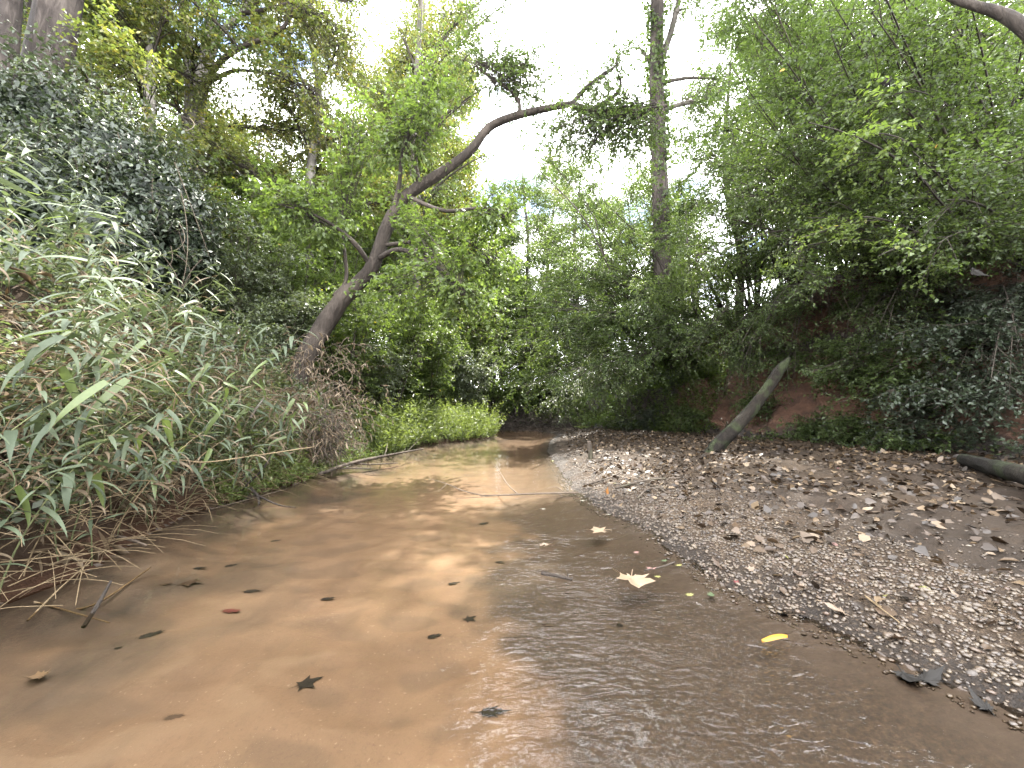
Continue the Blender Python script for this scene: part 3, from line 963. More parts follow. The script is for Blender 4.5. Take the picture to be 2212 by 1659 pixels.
# --- the pale forked tree at upper left
def pale_tree():
    pts = px_path([(385, 640, 11), (400, 480, 11), (418, 300, 11), (431, 200, 11), (440, 150, 11), (452, 70, 11), (462, 0, 11), (475, -140, 11)])
    t = Tree('pale_tree', 'pale barked tree forking into three limbs above the dark vine mound', 'tree', pts[0])
    t.trunk(pts, [.28, .25, .21, .20, .155, .15, .14, .08], 14, 110, .08, 3)
    brs = [([(428, 205, 11), (447, 150, 11), (475, 75, 11), (520, 30, 11), (575, -40, 11)], [.12, .11, .10, .09, .05]), ([(440, 195, 11), (470, 140, 10.9), (515, 105, 10.8), (565, 85, 10.7), (610, 60, 10.6), (632, 20, 10.5), (640, -20, 10.5)], [.09, .08, .07, .06, .05, .035, .02]),
           ([(442, 182, 11), (495, 156, 10.8), (530, 152, 10.7), (620, 165, 10.5), (680, 190, 10.4)], [.07, .055, .045, .03, .015]), ([(520, 30, 11), (580, 20, 10.8), (640, 5, 10.6), (700, 30, 10.5)], [.06, .05, .03, .015])]
    qs = []
    for p, rr in brs:
        mb = MB()
        q = px_path(p)
        tube(mb, q, rr, 30, 8, .1, .5, 4)
        mb.obj('branch', 'bark_pale' if rr[0] > .1 else 'bark_dark', t.root)
        qs.append(q)
    sp = dict(L=.10, W=.062, tl=.5, ntl=4, nl=7, tint=(0, 1))
    mb = t.leafmb('leaf_autumn')
    for u, v, y, rad, n, j in [(690, 200, 10.4, (1.2, 1.2, .8), 24, 2), (600, 180, 10.6, (.9, .9, .5), 14, 2), (650, 40, 10.5, (1.1, 1.1, .9), 22, 1), (740, 60, 10.5, (1.2, 1.2, 1), 28, 3), (560, -60, 11, (1.3, 1.3, .9), 20, 0), (790, 150, 10.5, (1.1, 1.1, 1), 24, 3), (730, 290, 10.3, (1, 1, .8), 20, 2)]:
        q = qs[j]
        clump(t.tw, mb, [q[1][None], q[-2][None], q[-1][None]], P(u, v, y), rad, n, sp, .012)
    t.done('bark_pale')
pale_tree()

# --- three thick trunks at the upper left corner
def thick(u0, v0, u1, v1, y, r0, r1, label):
    a, b = P(u0, v0, y), P(u1, v1, y)
    d = (a - b) / abs(a[2] - b[2])
    top = a + d * 9
    base = b - d * max(0.2, b[2] - zat(b[0], b[1]) + .4)
    t = Tree('thick_tree', label, 'tree', base, 'thick trunks at the upper left')
    t.trunk([base, b, a, a + d * 4, top], [r1 * 1.15, r1, r0, r0 * .8, r0 * .5], 22, 150, .10, 2.2)
    sp = dict(L=.09, W=.055, tl=.5, ntl=4, nl=7, tint=(0, 1), draw=False)
    for k in range(5):
        s = a + d * (1.5 + 1.5 * k)
        c = s + rng.normal(size=3) * np.array([1.6, 1.6, .6]) + np.array([0, 0, .8])
        lm = limb_to(t.tw, s, c, .10, .02)
        clump(t.tw, t.leafmb('leaf_mid'), lm, c, (1.4, 1.4, .9), 22, sp)
    t.done('bark_thick')
thick(128, 0, 98, 180, 7.0, .30, .34, 'thick brown trunk right of its two neighbours behind the dark vine mound')
thick(78, 0, 68, 90, 8.6, .16, .17, 'slimmer brown trunk between two thick trunks at upper left')
thick(16, 0, 2, 190, 6.4, .17, .19, 'thick brown trunk cut by the left frame edge above the vines')

# --- trees of the wood behind: a few kinds, copied
def wood_tree(name, label, kind, seed, h=13.0, low=.22, mat='leaf_mid', bark='bark_grey', n=26, rad=3.0, size=.12, per=30, lean=.04):
    global rng
    old, rng = rng, np.random.default_rng(seed)
    t = Tree(name, label, 'tree', (0, 0, 0), 'trees of the wood behind')
    t.root.location = (0, 0, 0)
    k = 7
    pts = np.stack([np.cumsum(rng.normal(size=k) * .16 + lean), np.cumsum(rng.normal(size=k) * .16), np.linspace(-.6, h, k)], -1)
    pts[0, :2] = pts[1, :2]
    c, r = t.trunk(pts, np.linspace(.19, .03, k) * (h / 13), 8, 40, .08, 2)
    sp = dict(L=size * .70, W=size * .42, tl=.65, ntl=5, nl=11, tint=(0, 1), draw=False)
    mb = t.leafmb(mat)
    for i in range(n):
        f = low + (1 - low) * (i + rng.random()) / n
        q = c[int(f * (len(c) - 1))]
        a = 2.4 * i + rng.random() * 1.2
        rr = rad * (1.15 - f * .75) * (.55 + .6 * rng.random())
        e = q + np.array([math.cos(a) * rr, math.sin(a) * rr, .25 * rr + rng.normal() * .4])
        lm = limb_to(t.tw, q, e, .055 * (1.2 - f), .012, .1, 4, 5)
        clump(t.tw, mb, lm, e, (.95, .95, .62), per, sp, .012, .3)
    t.done(bark)
    rng = old
    return t.root
WT = dict(
    green=wood_tree('wood_tree', '', 0, 21, 13, .22, 'leaf_mid', 'bark_grey', 26, 3.0, .125),
    autumn=wood_tree('wood_tree', '', 0, 22, 15, .30, 'leaf_autumn', 'bark_pale', 26, 3.2, .12),
    bright=wood_tree('wood_tree', '', 0, 23, 10, .10, 'leaf_bright', 'bark_grey', 28, 2.8, .115),
    grey=wood_tree('wood_tree', '', 0, 24, 8, .06, 'leaf_grey', 'bark_dark', 28, 2.6, .105))
WL = dict(green='mid green slender tree', autumn='tall yellowing tree with a pale trunk', bright='bright leaf green young tree', grey='low grey green tree')
placed = {}
def put_wood(kind, x, y, rz, sc, z=None):
    o = WT[kind] if kind not in placed else copy_tree(WT[kind])
    placed[kind] = placed.get(kind, 0) + 1
    if z is None:
        if poly_dist(np.array([x]), np.array([y]), FOOT)[0] < 0:
            z = 3.6
        else:
            z = zat(x, y)
    o.location = (x, y, z - .1)
    o.rotation_euler = (0, 0, rz)
    o.scale = (sc, sc, sc)
    where = 'on the left bank near the vine mound' if x < -9 and y < 18 else 'close behind the leaning tree' if x < -3 and y < 17 else 'far back in the left wood' if x < -3 else 'at the far end of the creek' if x < 7 else 'on top of the right bank'
    tag(o, WL[kind] + ' ' + where, 'tree', kind + ' trees ' + where)
for kind, x, y, sc in [
    # left wood
    ('autumn', -10.6, 11.2, 1.25), ('autumn', -5.4, 17.0, 1.4), ('green', -13.5, 12.5, 1.3), ('autumn', -9.2, 9.6, .95),
    ('autumn', -4.4, 18.5, 1.45), ('autumn', -14.5, 21, 1.2), ('green', -7.5, 24, 1.6),
    ('green', -19, 23, 1.6), ('autumn', -24, 19, 1.4), ('green', -16, 31, 1.7), ('autumn', -8, 33, 1.7), ('green', -28, 30, 1.6), ('green', -14, 9.5, 1.1), ('autumn', -19, 12, 1.3),
    ('autumn', -6.2, 12.6, 1.1), ('green', -6.2, 21.5, 1.45), ('autumn', -6, 28, 1.6), ('green', -5.2, 29, 1.45), ('autumn', -11, 27, 1.5),
    ('bright', -6.0, 12.2, .62), ('bright', -5.2, 15.5, .9), ('bright', -9.5, 17.5, 1.1), ('bright', -5.4, 23, 1.0), ('bright', -13, 26, 1.3), ('bright', -9.6, 11.0, .7),
    ('grey', -7.4, 16, .8), ('grey', -5.6, 25.5, .9), ('grey', -11, 19, .9), ('grey', -8.2, 10.2, .5),
    # end of the creek
    ('bright', -.6, 25.6, .6), ('bright', 1.2, 26.2, .65), ('bright', 3.2, 25.6, .6), ('grey', -2.6, 28, .8), ('bright', -2.2, 33, 1.1), ('bright', 1, 38, 1.2), ('bright', 5, 40, 1.2), ('green', -6, 37, 1.2),
    ('green', 1.5, 30, 1.30), ('green', 4.6, 27, 1.2), ('autumn', 3.2, 36, 1.5), ('green', -1.5, 36, 1.45), ('green', 7.5, 33, 1.3), ('bright', 7.2, 24, 1.15),
    ('grey', .5, 27, .8), ('bright', 2.5, 28.5, .8), ('grey', 4.2, 24.5, .7), ('bright', -1.0, 31, .85), ('green', 3.5, 37, .72), ('grey', -4, 31, .9), ('green', -3, 40, .8), ('bright', 6.5, 27, .75), ('grey', 1.8, 33, .9), ('grey', 6, 33, .8), ('green', 9, 40, .85),
    # right wood
    ('bright', 8.8, 20, .9), ('green', 10.5, 17, 1.2), ('bright', 13.5, 14, 1.2), ('green', 15.5, 19, 1.5), ('green', 12.8, 9.6, 1.15), ('bright', 17, 11, 1.3), ('green', 9.6, 12.8, .9), ('green', 20, 15, 1.1), ('grey', 10.4, 24, .9), ('green', 14, 28, 1.0), ('bright', 15.5, 6.5, .8), ('green', 20, 24, 1.1), ('green', 22, 8, 1.1)]:
    put_wood(kind, x, y, rng.random() * 6.28, sc)

# ------------------------------------------------------------------ shrubs, vines, undergrowth
def stems_to(base, tips, arch, wob=.05):
    base, tips = np.asarray(base, float), np.asarray(tips, float)
    n = len(tips)
    b = np.repeat(base[None], n, 0) + rng.normal(size=(n, 3)) * np.array([.08, .08, 0])
    L = np.linalg.norm(tips - b, axis=1)[:, None]
    m = b * .45 + tips * .55 + rng.normal(size=(n, 3)) * L * wob
    m[:, 2] += arch * L[:, 0]
    return [b, m, tips]
def shrub(name, label, cat, base, tips, mat, spec, group=None, r0=.022, arch=.22, ntw=14, twl=(.4, 1.0), t0=.25, twup=.15, bark='twig', sides=5, r1=.005, sink=.1):
    base = np.asarray(base, float)
    t = Tree(name, label, cat, base - np.array([0, 0, sink]), group)
    B = stems_to(base - np.array([0, 0, sink]), tips, arch)
    beztubes(t.bark, B, r0 * (.7 + .6 * rng.random(len(tips))), r1, 12, sides)
    T = sprout(B, ntw, t0, 1.0, twl[0], twl[1], .8, twup, spec.get('tdroop', .25))
    beztubes(t.tw, T, .0055, .002, 4, 3)
    tl = spec.get('tl', .3)
    U = sprout(T, spec.get('ntl', 5), .15, 1.0, tl * .6, tl * 1.3, .9, .05, spec.get('tdroop', .25))
    if spec.get('draw', True):
        beztubes(t.tw, U, .0022, .001, 2, 3)
    leaves_on(t.leafmb(mat), U, spec.get('nl', 9), .05, spec)
    if spec.get('ontwig', 8):
        leaves_on(t.leafmb(mat), T, spec.get('ontwig', 8), .2, spec)
    return t.done(bark, 'twig', ('stems', 'branches', 'foliage'))

# --- dark honeysuckle mound on the left bank
def vine_mound():
    blobs = [(40, 330, 6.2, .95), (150, 290, 6.6, .95), (255, 370, 6.6, .95), (345, 455, 6.7, .85), (395, 540, 6.9, .55), (110, 440, 6.0, 1.0), (235, 520, 6.2, 1.0), (-40, 470, 5.4, 1.0), (310, 590, 6.5, .65), (-60, 250, 6.0, 1.0), (120, 590, 5.8, .9)]
    t = Tree('vine_mound', 'big mound of dark glossy vines heaped over the left bank below the thick trunks', 'vines', (-6.4, 6.4, 2.0))
    mb, mb2 = MB(), MB()
    core = MB()
    for u, v, y, r in blobs:
        c = P(u, v, y)
        k = int(4200 * r * r)
        d = rv(k)
        lump = .96 + .55 * fbm(d * 2.2 + c, 4)
        rr = r * lump * (.80 + .28 * rng.random(k))
        p = c + d * rr[:, None] * np.array([1.05, 1.05, .95])
        ax = unit(d * .35 + rng.normal(size=(k, 3)) * .55 + np.array([.25, -.1, -.55]))
        nn_ = d + np.array([0, 0, .7]) + rng.normal(size=(k, 3)) * .35
        pick = fbm(p * 1.6, 3) + .35 * (rng.random(k) - .5)
        for sel, box_, Lm in ((pick < .16, mb, .100), (pick >= .16, mb2, .078)):
            leaves(box_, p[sel], ax[sel], nn_[sel], Lm, Lm * .46, np.clip(.05 + .8 * rng.random(int(sel.sum())) ** 1.5, 0, 1), 'o6', .5)
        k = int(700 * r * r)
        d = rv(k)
        leaves(core, c + d * r * .72, unit(np.cross(d, rv(k))), d, .22, .18, np.zeros(k), 'o4')  # oversized leaves in the darkest tint, added inside the mound to block light
        # trailing strands
        m = int(60 * r)
        d = rv(m)
        d[:, 2] = np.abs(d[:, 2])
        s = c + d * r
        e = s + d * .5 + np.array([.2, -.1, -.35]) + rng.normal(size=(m, 3)) * .28
        B = [s, s + d * .45 + np.array([0, 0, .2]), e]
        beztubes(t.tw, B, .004, .002, 5, 3)
        leaves_on(mb, B, 14, .0, dict(L=.08, W=.04, shape='o4', tint=(.3, 1), hang=.2))
    for k in range(26):
        u, v = 30 + 420 * rng.random(), 250 + 330 * rng.random()
        a = P(u, v, 5.7 + rng.random() * .6)
        b = a + np.array([.25, 0, -.9]) + rng.normal(size=3) * .35
        beztubes(t.bark, [a[None], ((a + b) / 2 + rng.normal(size=3) * .2)[None], b[None]], .006, .003, 8, 4)
    for k in range(9):
        a = np.array([-6.6 + rng.normal() * .8, 6.5 + rng.normal() * .6, 1.6])
        b = P(60 + 300 * rng.random(), 420, 6.3)
        beztubes(t.bark, [a[None], ((a + b) / 2 + rng.normal(size=3) * .2)[None], b[None]], .03, .015, 8, 5)
    core.obj('light_block_leaves', 'leaf_dark', t.root, smooth=False)
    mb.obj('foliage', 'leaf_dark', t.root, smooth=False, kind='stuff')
    mb2.obj('greener_foliage', 'leaf_grey', t.root, smooth=False, kind='stuff')
    t.done('twig_pale', 'twig', ('stems', 'strands', 'x'))
vine_mound()

# --- shrubs of the left bank and the end of the creek
SP_S = dict(L=.075, W=.042, tl=.28, ntl=5, nl=9, tint=(0, 1), tdroop=.25)
def ring_tips(c, rx, rz, n, y=None):
    a = rng.random(n) * 6.283
    q = rng.random(n) ** .5
    return np.asarray(c) + np.stack([np.cos(a) * rx * q, np.sin(a) * rx * q, rz * (.35 + .75 * rng.random(n))], -1)
LSH = [  # u, v of the crown's centre, depth, spread, height, material, label
    (520, 560, 8.6, 1.2, 1.6, 'leaf_grey', 'grey green shrub between the dark vine mound and the leaning tree'),
    (560, 430, 10.0, 1.5, 2.0, 'leaf_bright', 'tall leafy shrub behind the vine mound left of the leaning tree'),
    (480, 380, 11.5, 1.6, 2.0, 'leaf_bright', 'bright shrub at the foot of the pale forked tree'),
    (640, 560, 10.0, 1.3, 1.6, 'leaf_bright', 'bright green shrub just left of the leaning trunk'),
    (600, 690, 8.4, 1.0, .9, 'leaf_grey', 'low grey green shrub left of the base of the leaning trunk'),
    (760, 700, 9.4, .9, 1.1, 'leaf_bright', 'lime leafed shrub right of the base of the leaning trunk'),
    (850, 640, 12.0, 1.6, 2.0, 'leaf_bright', 'bright green shrub on the grassy bench behind the leaning tree'),
    (800, 780, 10.5, 1.2, 1.0, 'leaf_grey', 'pale bushy growth above the bright grass'),
    (930, 720, 14.5, 1.7, 1.9, 'leaf_bright', 'pale lime bush at the back of the grassy bench'),
    (900, 560, 16.0, 2.2, 2.8, 'leaf_bright', 'tall bright bush behind the grassy bench'),
    (1000, 640, 19.0, 2.4, 2.8, 'leaf_bright', 'bright bush where the creek bends out of sight'),
    (1010, 790, 17.5, 1.6, 1.3, 'leaf_grey', 'low grey bush over the tip of the grassy bench'),
    (860, 820, 13.5, 1.3, .8, 'leaf_bright', 'small bright green bush rising from the bright grass'),
    (700, 430, 11.5, 1.7, 1.8, 'leaf_bright', 'leafy shrub seen through the crown of the leaning tree'),
    (620, 300, 12.5, 1.8, 2.0, 'leaf_autumn', 'yellowing tall shrub above the left bank'),
    (1120, 820, 22.5, 2.0, 1.3, 'leaf_bright', 'sunlit bush at the far end of the creek'),
    (1060, 560, 23, 3.0, 3.2, 'leaf_bright', 'tall sunlit thicket closing the view up the creek'),
    (1180, 650, 24, 3.0, 2.8, 'leaf_bright', 'lime green thicket behind the arching shrubs'),
]
for u, v, y, sx, sz, mat, lab in LSH:
    c = P(u, v, y)
    gz = zat(c[0], c[1])
    base = np.array([c[0] - .15, c[1] + .2, min(gz, c[2] - .5)])
    n = int(9 + 5 * sx)
    tips = ring_tips((c[0], c[1], c[2] - sz * .75), sx, sz, n)
    shrub('shrub', lab, 'shrub', base, tips, mat, dict(SP_S, L=.052 + .002 * y, W=(.052 + .002 * y) * .56, nl=11, draw=y < 9), 'shrubs of the left bank', r0=.02, arch=.15, ntw=15, twl=(.35, .95), t0=.3)

# --- shrubs arching from the right bank over the creek
ASH = [  # base pixel, base depth, tips, mat, spread
    ((1520, 712), 13.0, [(1180, 600, 12), (1110, 690, 12.5), (1240, 560, 12), (1300, 640, 12), (1200, 690, 11.5)], 'leaf_mid', 'long privet arching far left over the creek from the right bank'),
    ((1480, 724), 14.0, [(1080, 640, 14.5), (1150, 540, 14), (1060, 730, 14), (1230, 470, 14), (1120, 760, 13.5)], 'leaf_bright', 'lime green arching shrub above the end of the creek'),
    ((1500, 718), 13.5, [(1330, 440, 13), (1270, 520, 13), (1390, 380, 13), (1210, 580, 13.2), (1340, 540, 12.7)], 'leaf_bright', 'tall arching sapling in front of the creeper clad trunk'),
    ((1450, 735), 12.5, [(1250, 760, 12), (1190, 800, 12.2), (1320, 720, 11.6), (1150, 820, 13), (1260, 700, 12)], 'leaf_mid', 'dull green shrub hanging low over the bend of the creek'),
    ((1540, 700), 12.0, [(1350, 780, 11), (1290, 820, 11.4), (1420, 740, 10.6), (1380, 680, 11)], 'leaf_mid', 'shaded shrub drooping down the right bank beside the bend'),
    ((1560, 690), 11.0, [(1440, 600, 10.5), (1380, 640, 10.8), (1480, 520, 10.5), (1520, 620, 10)], 'leaf_bright', 'leafy sapling leaning left from the lip of the bank'),
    ((1400, 760), 16.0, [(1250, 840, 15), (1200, 860, 15.5), (1320, 820, 14.5), (1290, 790, 15.5)], 'leaf_grey', 'small shrub low on the far part of the right bank'),
    ((1440, 740), 15.0, [(1300, 330, 15), (1350, 270, 15), (1250, 400, 15), (1390, 430, 14.5), (1160, 350, 15), (1110, 430, 15), (1210, 310, 15), (1060, 470, 15.5)], 'leaf_mid', 'thin tall sapling under the arching branch of the leaning tree'),
    ((1620, 668), 10.5, [(1560, 420, 10), (1620, 360, 10), (1500, 480, 10.2), (1660, 480, 9.6), (1540, 340, 10)], 'leaf_mid', 'multi stemmed sapling on the lip of the right bank'),
    ((1700, 640), 10.0, [(1640, 300, 9.5), (1720, 330, 9), (1600, 240, 9.6), (1760, 440, 8.8), (1680, 200, 9)], 'leaf_bright', 'fresh leafed sapling on top of the right bank'),
]
for (bu, bv), by, tips, mat, lab in ASH:
    b, nb = on_bank(bu, bv)
    base = np.array([b[0] + .1, b[1] + .15, b[2]])
    T = [P(*q) for q in tips]
    T2 = [q + rng.normal(size=3) * np.array([.45, .6, .35]) for q in T for _ in range(3)]
    dist = float(base[1])
    L = .050 + .0009 * dist
    shrub('arching_shrub', lab, 'shrub', base, np.array(T + T2), mat, dict(SP_S, L=L, W=L * .54, tint=(0, .92), tdroop=.35, tl=.32, nl=11, draw=by < 12), 'shrubs arching from the right bank', r0=.026, arch=.14, ntw=14, twl=(.35, 1.1), t0=.3, sides=6)

# --- bare thin saplings on the lip of the right bank, one object each
for k, (a, b, c, r, y) in enumerate([((1505, 690), (1490, 590), (1480, 440), .055, 12), ((1525, 690), (1500, 620), (1520, 450), .03, 12.2), ((1405, 705), (1320, 590), (1285, 470), .05, 13.5), ((1320, 590), (1260, 470), (1160, 362), .035, 13.4),
                                  ((1590, 650), (1560, 560), (1500, 430), .022, 11), ((1640, 640), (1625, 520), (1650, 380), .02, 10.6), ((1560, 670), (1580, 560), (1565, 400), .024, 11.4), ((1690, 630), (1650, 520), (1560, 400), .022, 10),
                                  ((1545, 680), (1528, 560), (1600, 420), .018, 11.8), ((1660, 640), (1700, 540), (1690, 400), .018, 10.4), ((1610, 650), (1600, 520), (1622, 330), .02, 11), ((1460, 715), (1420, 560), (1300, 430), .03, 13),
                                  ((1720, 620), (1740, 520), (1800, 420), .018, 9.4), ((1570, 660), (1545, 580), (1540, 470), .016, 12.2), ((1625, 645), (1640, 560), (1600, 450), .016, 11.6)]):
    pts = px_path([(a[0], a[1] + 26, y), (a[0], a[1], y), (b[0], b[1], y - .1), (c[0], c[1], y - .3)])
    mb = MB()
    tube(mb, pts, [r * 1.15, r, r * .8, r * .35], 30, 7, .1, .5, 6)
    o = mb.obj('sapling_stem', 'bark_dark' if k % 3 else 'bark_grey')
    lab = {0: 'thickest bare sapling stem standing on the lip of the right bank', 2: 'pale sapling stem leaning left below the creeper clad trunk', 3: 'upper leaning stem bending left over the bend of the creek'}.get(k, 'thin bare sapling stem among the saplings on the right bank')
    tag(o, lab, 'sapling', 'bare stems on the right bank')

LATE = []
# --- canopy hanging in from the right, close to the camera
SP_C = dict(L=.052, W=.030, shape='o4', tl=.28, ntl=5, nl=10, tint=(0, .95), tdroop=.15, tilt=.6, hang=.3)
def canopy(lab, bu, bv, n, ur, vr, yr, mat, spec, ntw=19, lift=0.6):
    b, nb = on_bank(bu, bv)
    base = np.array([b[0] + .5, b[1] + .2, b[2]])
    tips = np.array([P(ur[0] + (ur[1] - ur[0]) * rng.random(), vr[0] + (vr[1] - vr[0]) * rng.random(), yr[0] + (yr[1] - yr[0]) * rng.random()) for _ in range(n)])
    shrub('overhanging_shrub', lab, 'shrub', base, tips, mat, spec, 'leafy shrubs overhanging from the right', r0=.028, arch=.12, ntw=ntw, twl=(.3, .9), t0=.3, twup=.05, sides=6)
canopy('mid green shrub reaching in at the upper right corner', 2150, 560, 15, (1850, 2250), (-120, 220), (3.4, 5.5), 'leaf_mid', SP_C)
canopy('leafy shrub hanging right of the creeper clad trunk', 1900, 600, 15, (1500, 1800), (-100, 200), (5.5, 8), 'leaf_mid', dict(SP_C, L=.056, W=.032))
canopy('shrub with mid green sprays high in the right of the view', 2000, 580, 12, (1650, 2000), (40, 330), (4.4, 7), 'leaf_mid', SP_C)
canopy('shaded shrub filling the middle of the right canopy', 1950, 590, 9, (1500, 1800), (260, 460), (5.5, 8), 'leaf_mid', SP_C)
canopy('green shrub at the right edge above the dark bank', 2212, 560, 11, (1960, 2260), (260, 540), (3.6, 6), 'leaf_mid', SP_C)
canopy('shrub drooping over the top of the clay scarp', 1960, 600, 9, (1680, 2000), (420, 600), (5, 7.5), 'leaf_mid', SP_C)
canopy('high shrub above the gap of sky at the right', 1800, 620, 9, (1560, 1900), (-260, 20), (5, 8), 'leaf_mid', SP_C)
canopy('bright lime spray lit from behind at the right', 2080, 570, 6, (1740, 1980), (200, 560), (3.4, 5.0), 'leaf_bright', dict(SP_C, L=.06, W=.036, tint=(.4, .97)), 8)
canopy('thin lime twigs hanging before the clay scarp', 2000, 600, 5, (1620, 1760), (470, 560), (5.2, 6.5), 'leaf_bright', dict(SP_C, L=.065, tint=(.6, .95), ntl=3), 7)

canopy('leafy shrub filling the upper right between the trunk and the corner', 1850, 610, 14, (1560, 1900), (-60, 240), (5, 7.5), 'leaf_mid', SP_C)
canopy('broad leafy shrub at the very top right', 2100, 570, 13, (1780, 2260), (-160, 120), (4, 6.5), 'leaf_mid', SP_C)
canopy('low leafy shrub sweeping left under the right canopy', 1900, 600, 10, (1480, 1800), (330, 560), (6, 8.5), 'leaf_mid', SP_C)
for u, v, y, m_, kd, sz, lab in [(1693, 150, 4.6, 'litter_yellow', 'oval', .05, 'bright yellow leaf hanging high in the right canopy'), (2022, 317, 4.0, 'litter_yellow', 'oval', .05, 'yellow leaf hanging at the right below the corner branch'), (2112, 376, 4.2, 'litter_lime', 'oval', .05, 'pale yellow leaf in the canopy near the right edge'),
                                (1885, 74, 4.2, 'litter_black', 'lobed', .07, 'dark dead leaf caught high in the right canopy'), (1920, 176, 4.0, 'litter_black', 'lobed2', .09, 'big dark dead leaf caught in the middle of the right canopy'), (2100, 585, 4.4, 'litter_black', 'oak', .14, 'dark dead leaf hanging above the shaded bank at right')]:
    LATE.append((P(u, v, y), sz, kd, m_, lab))
# dark branch across the upper right corner
pts = px_path([(2300, 150, 3.2), (2212, 60, 3.3), (2160, 28, 3.4), (2105, 12, 3.5), (2050, -8, 3.6), (1980, -60, 3.7)])
mb = MB()
tube(mb, pts, [.06, .052, .045, .036, .03, .015], 40, 10, .15, .5, 6)
tag(mb.obj('hanging_branch', 'bark_dark'), 'dark crooked branch crossing the upper right corner', 'branch')

# --- growth on the clay bank
def bank_shrub(u, v, n, reach, mat, L, lab, dn=.1, cat='shrub', fac=.65):
    b, nb = on_bank(u, v)
    dirx = np.array([nb[0], nb[1], 0])
    dirx = unit(dirx) if np.linalg.norm(dirx) > .1 else np.array([-1., 0, 0])
    tips = b + dirx * (reach * (.5 + .7 * rng.random((n, 1)))) + rng.normal(size=(n, 3)) * np.array([.45, .55, .22]) * reach + np.array([0, 0, -dn])
    shrub('bank_shrub', lab, cat, b, tips, mat, dict(L=L, W=L * .55, tl=.22, ntl=4, nl=8, tint=(0, .9), tdroop=.2, hang=.25), 'shrubs on the clay bank', r0=.011, arch=.2, ntw=int(11 * fac), twl=(.2, .6), t0=.15, sides=4, sink=.05)
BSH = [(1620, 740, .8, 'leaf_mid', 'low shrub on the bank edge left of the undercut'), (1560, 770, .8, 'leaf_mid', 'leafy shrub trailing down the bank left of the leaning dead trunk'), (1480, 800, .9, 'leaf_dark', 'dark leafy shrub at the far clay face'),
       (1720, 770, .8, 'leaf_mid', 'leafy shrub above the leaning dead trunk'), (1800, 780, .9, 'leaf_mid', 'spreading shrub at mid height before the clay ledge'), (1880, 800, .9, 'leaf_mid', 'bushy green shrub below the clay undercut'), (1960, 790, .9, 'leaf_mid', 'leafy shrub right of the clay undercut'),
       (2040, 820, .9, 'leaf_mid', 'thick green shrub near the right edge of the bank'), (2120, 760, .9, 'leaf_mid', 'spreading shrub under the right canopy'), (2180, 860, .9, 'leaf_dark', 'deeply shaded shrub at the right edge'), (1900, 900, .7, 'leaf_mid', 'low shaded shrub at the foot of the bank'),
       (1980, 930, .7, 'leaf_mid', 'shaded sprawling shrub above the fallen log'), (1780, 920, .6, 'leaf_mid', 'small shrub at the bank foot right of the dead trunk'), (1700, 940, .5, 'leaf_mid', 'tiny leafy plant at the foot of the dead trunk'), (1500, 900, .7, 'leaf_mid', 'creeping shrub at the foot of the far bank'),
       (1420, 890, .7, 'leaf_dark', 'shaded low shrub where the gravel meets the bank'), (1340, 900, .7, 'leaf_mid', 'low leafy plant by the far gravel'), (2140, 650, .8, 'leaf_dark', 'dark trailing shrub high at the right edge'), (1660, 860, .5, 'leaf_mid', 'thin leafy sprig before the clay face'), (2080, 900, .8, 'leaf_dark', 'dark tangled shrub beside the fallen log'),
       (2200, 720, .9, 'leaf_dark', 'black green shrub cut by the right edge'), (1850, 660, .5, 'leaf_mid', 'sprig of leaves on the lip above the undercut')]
for u, v, reach, mat, lab in BSH:
    bank_shrub(u, v, 8, reach, mat, .062, lab)

for u, v, tl, lab in [(1640, 665, [(1560, 780), (1500, 760), (1600, 840), (1540, 700)], 'feathery shrub drooping from the lip over the far clay face'), (1740, 640, [(1640, 740), (1700, 820), (1600, 800), (1660, 690)], 'feathery shrub drooping over the leaning dead trunk'),
                      (1960, 600, [(1900, 700), (1840, 800), (1980, 780), (2030, 720)], 'feathery shrub hanging right of the clay undercut'), (2180, 620, [(2120, 780), (2180, 860), (2060, 880), (2200, 740)], 'dark feathery shrub hanging at the right edge')]:
    b, nb = on_bank(u, v)
    T = [P(a, c_, max(2.2, b[1] - .5 - 1.3 * rng.random())) for a, c_ in tl]
    T = np.array(T + [q + rng.normal(size=3) * np.array([.35, .45, .25]) for q in T for _ in range(2)])
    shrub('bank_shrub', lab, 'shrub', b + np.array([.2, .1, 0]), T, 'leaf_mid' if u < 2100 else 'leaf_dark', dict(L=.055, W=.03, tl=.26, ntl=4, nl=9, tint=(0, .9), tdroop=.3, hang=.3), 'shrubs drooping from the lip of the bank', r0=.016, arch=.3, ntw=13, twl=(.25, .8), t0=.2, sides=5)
# drooping dry grass and roots along the lip
def lip_roots():
    mb = MB()
    b = []
    for _ in range(420):
        u, v = 1560 + 660 * rng.random(), 0
        v = np.interp(u, [1480, 1600, 1700, 1880, 2050, 2212], [715, 660, 630, 590, 570, 600]) + 18 * rng.random() + 20
        b.append(on_bank(u, v)[0])
    b = np.array(b)
    d = np.stack([-.25 - .35 * rng.random(len(b)), rng.normal(size=len(b)) * .2, .02 * rng.random(len(b))], -1)
    e = b + d + np.stack([0 * d[:, 0], 0 * d[:, 0], -.25 - .75 * rng.random(len(b))], -1)
    beztubes(mb, [b, b + d * 1.1, e], .006 * (.5 + rng.random(len(b))), .002, 6, 4)
    o = mb.obj('hanging_roots', 'twig', kind='stuff')
    tag(o, 'fine roots hanging from the undercut lip of the bank', 'roots')
lip_roots()

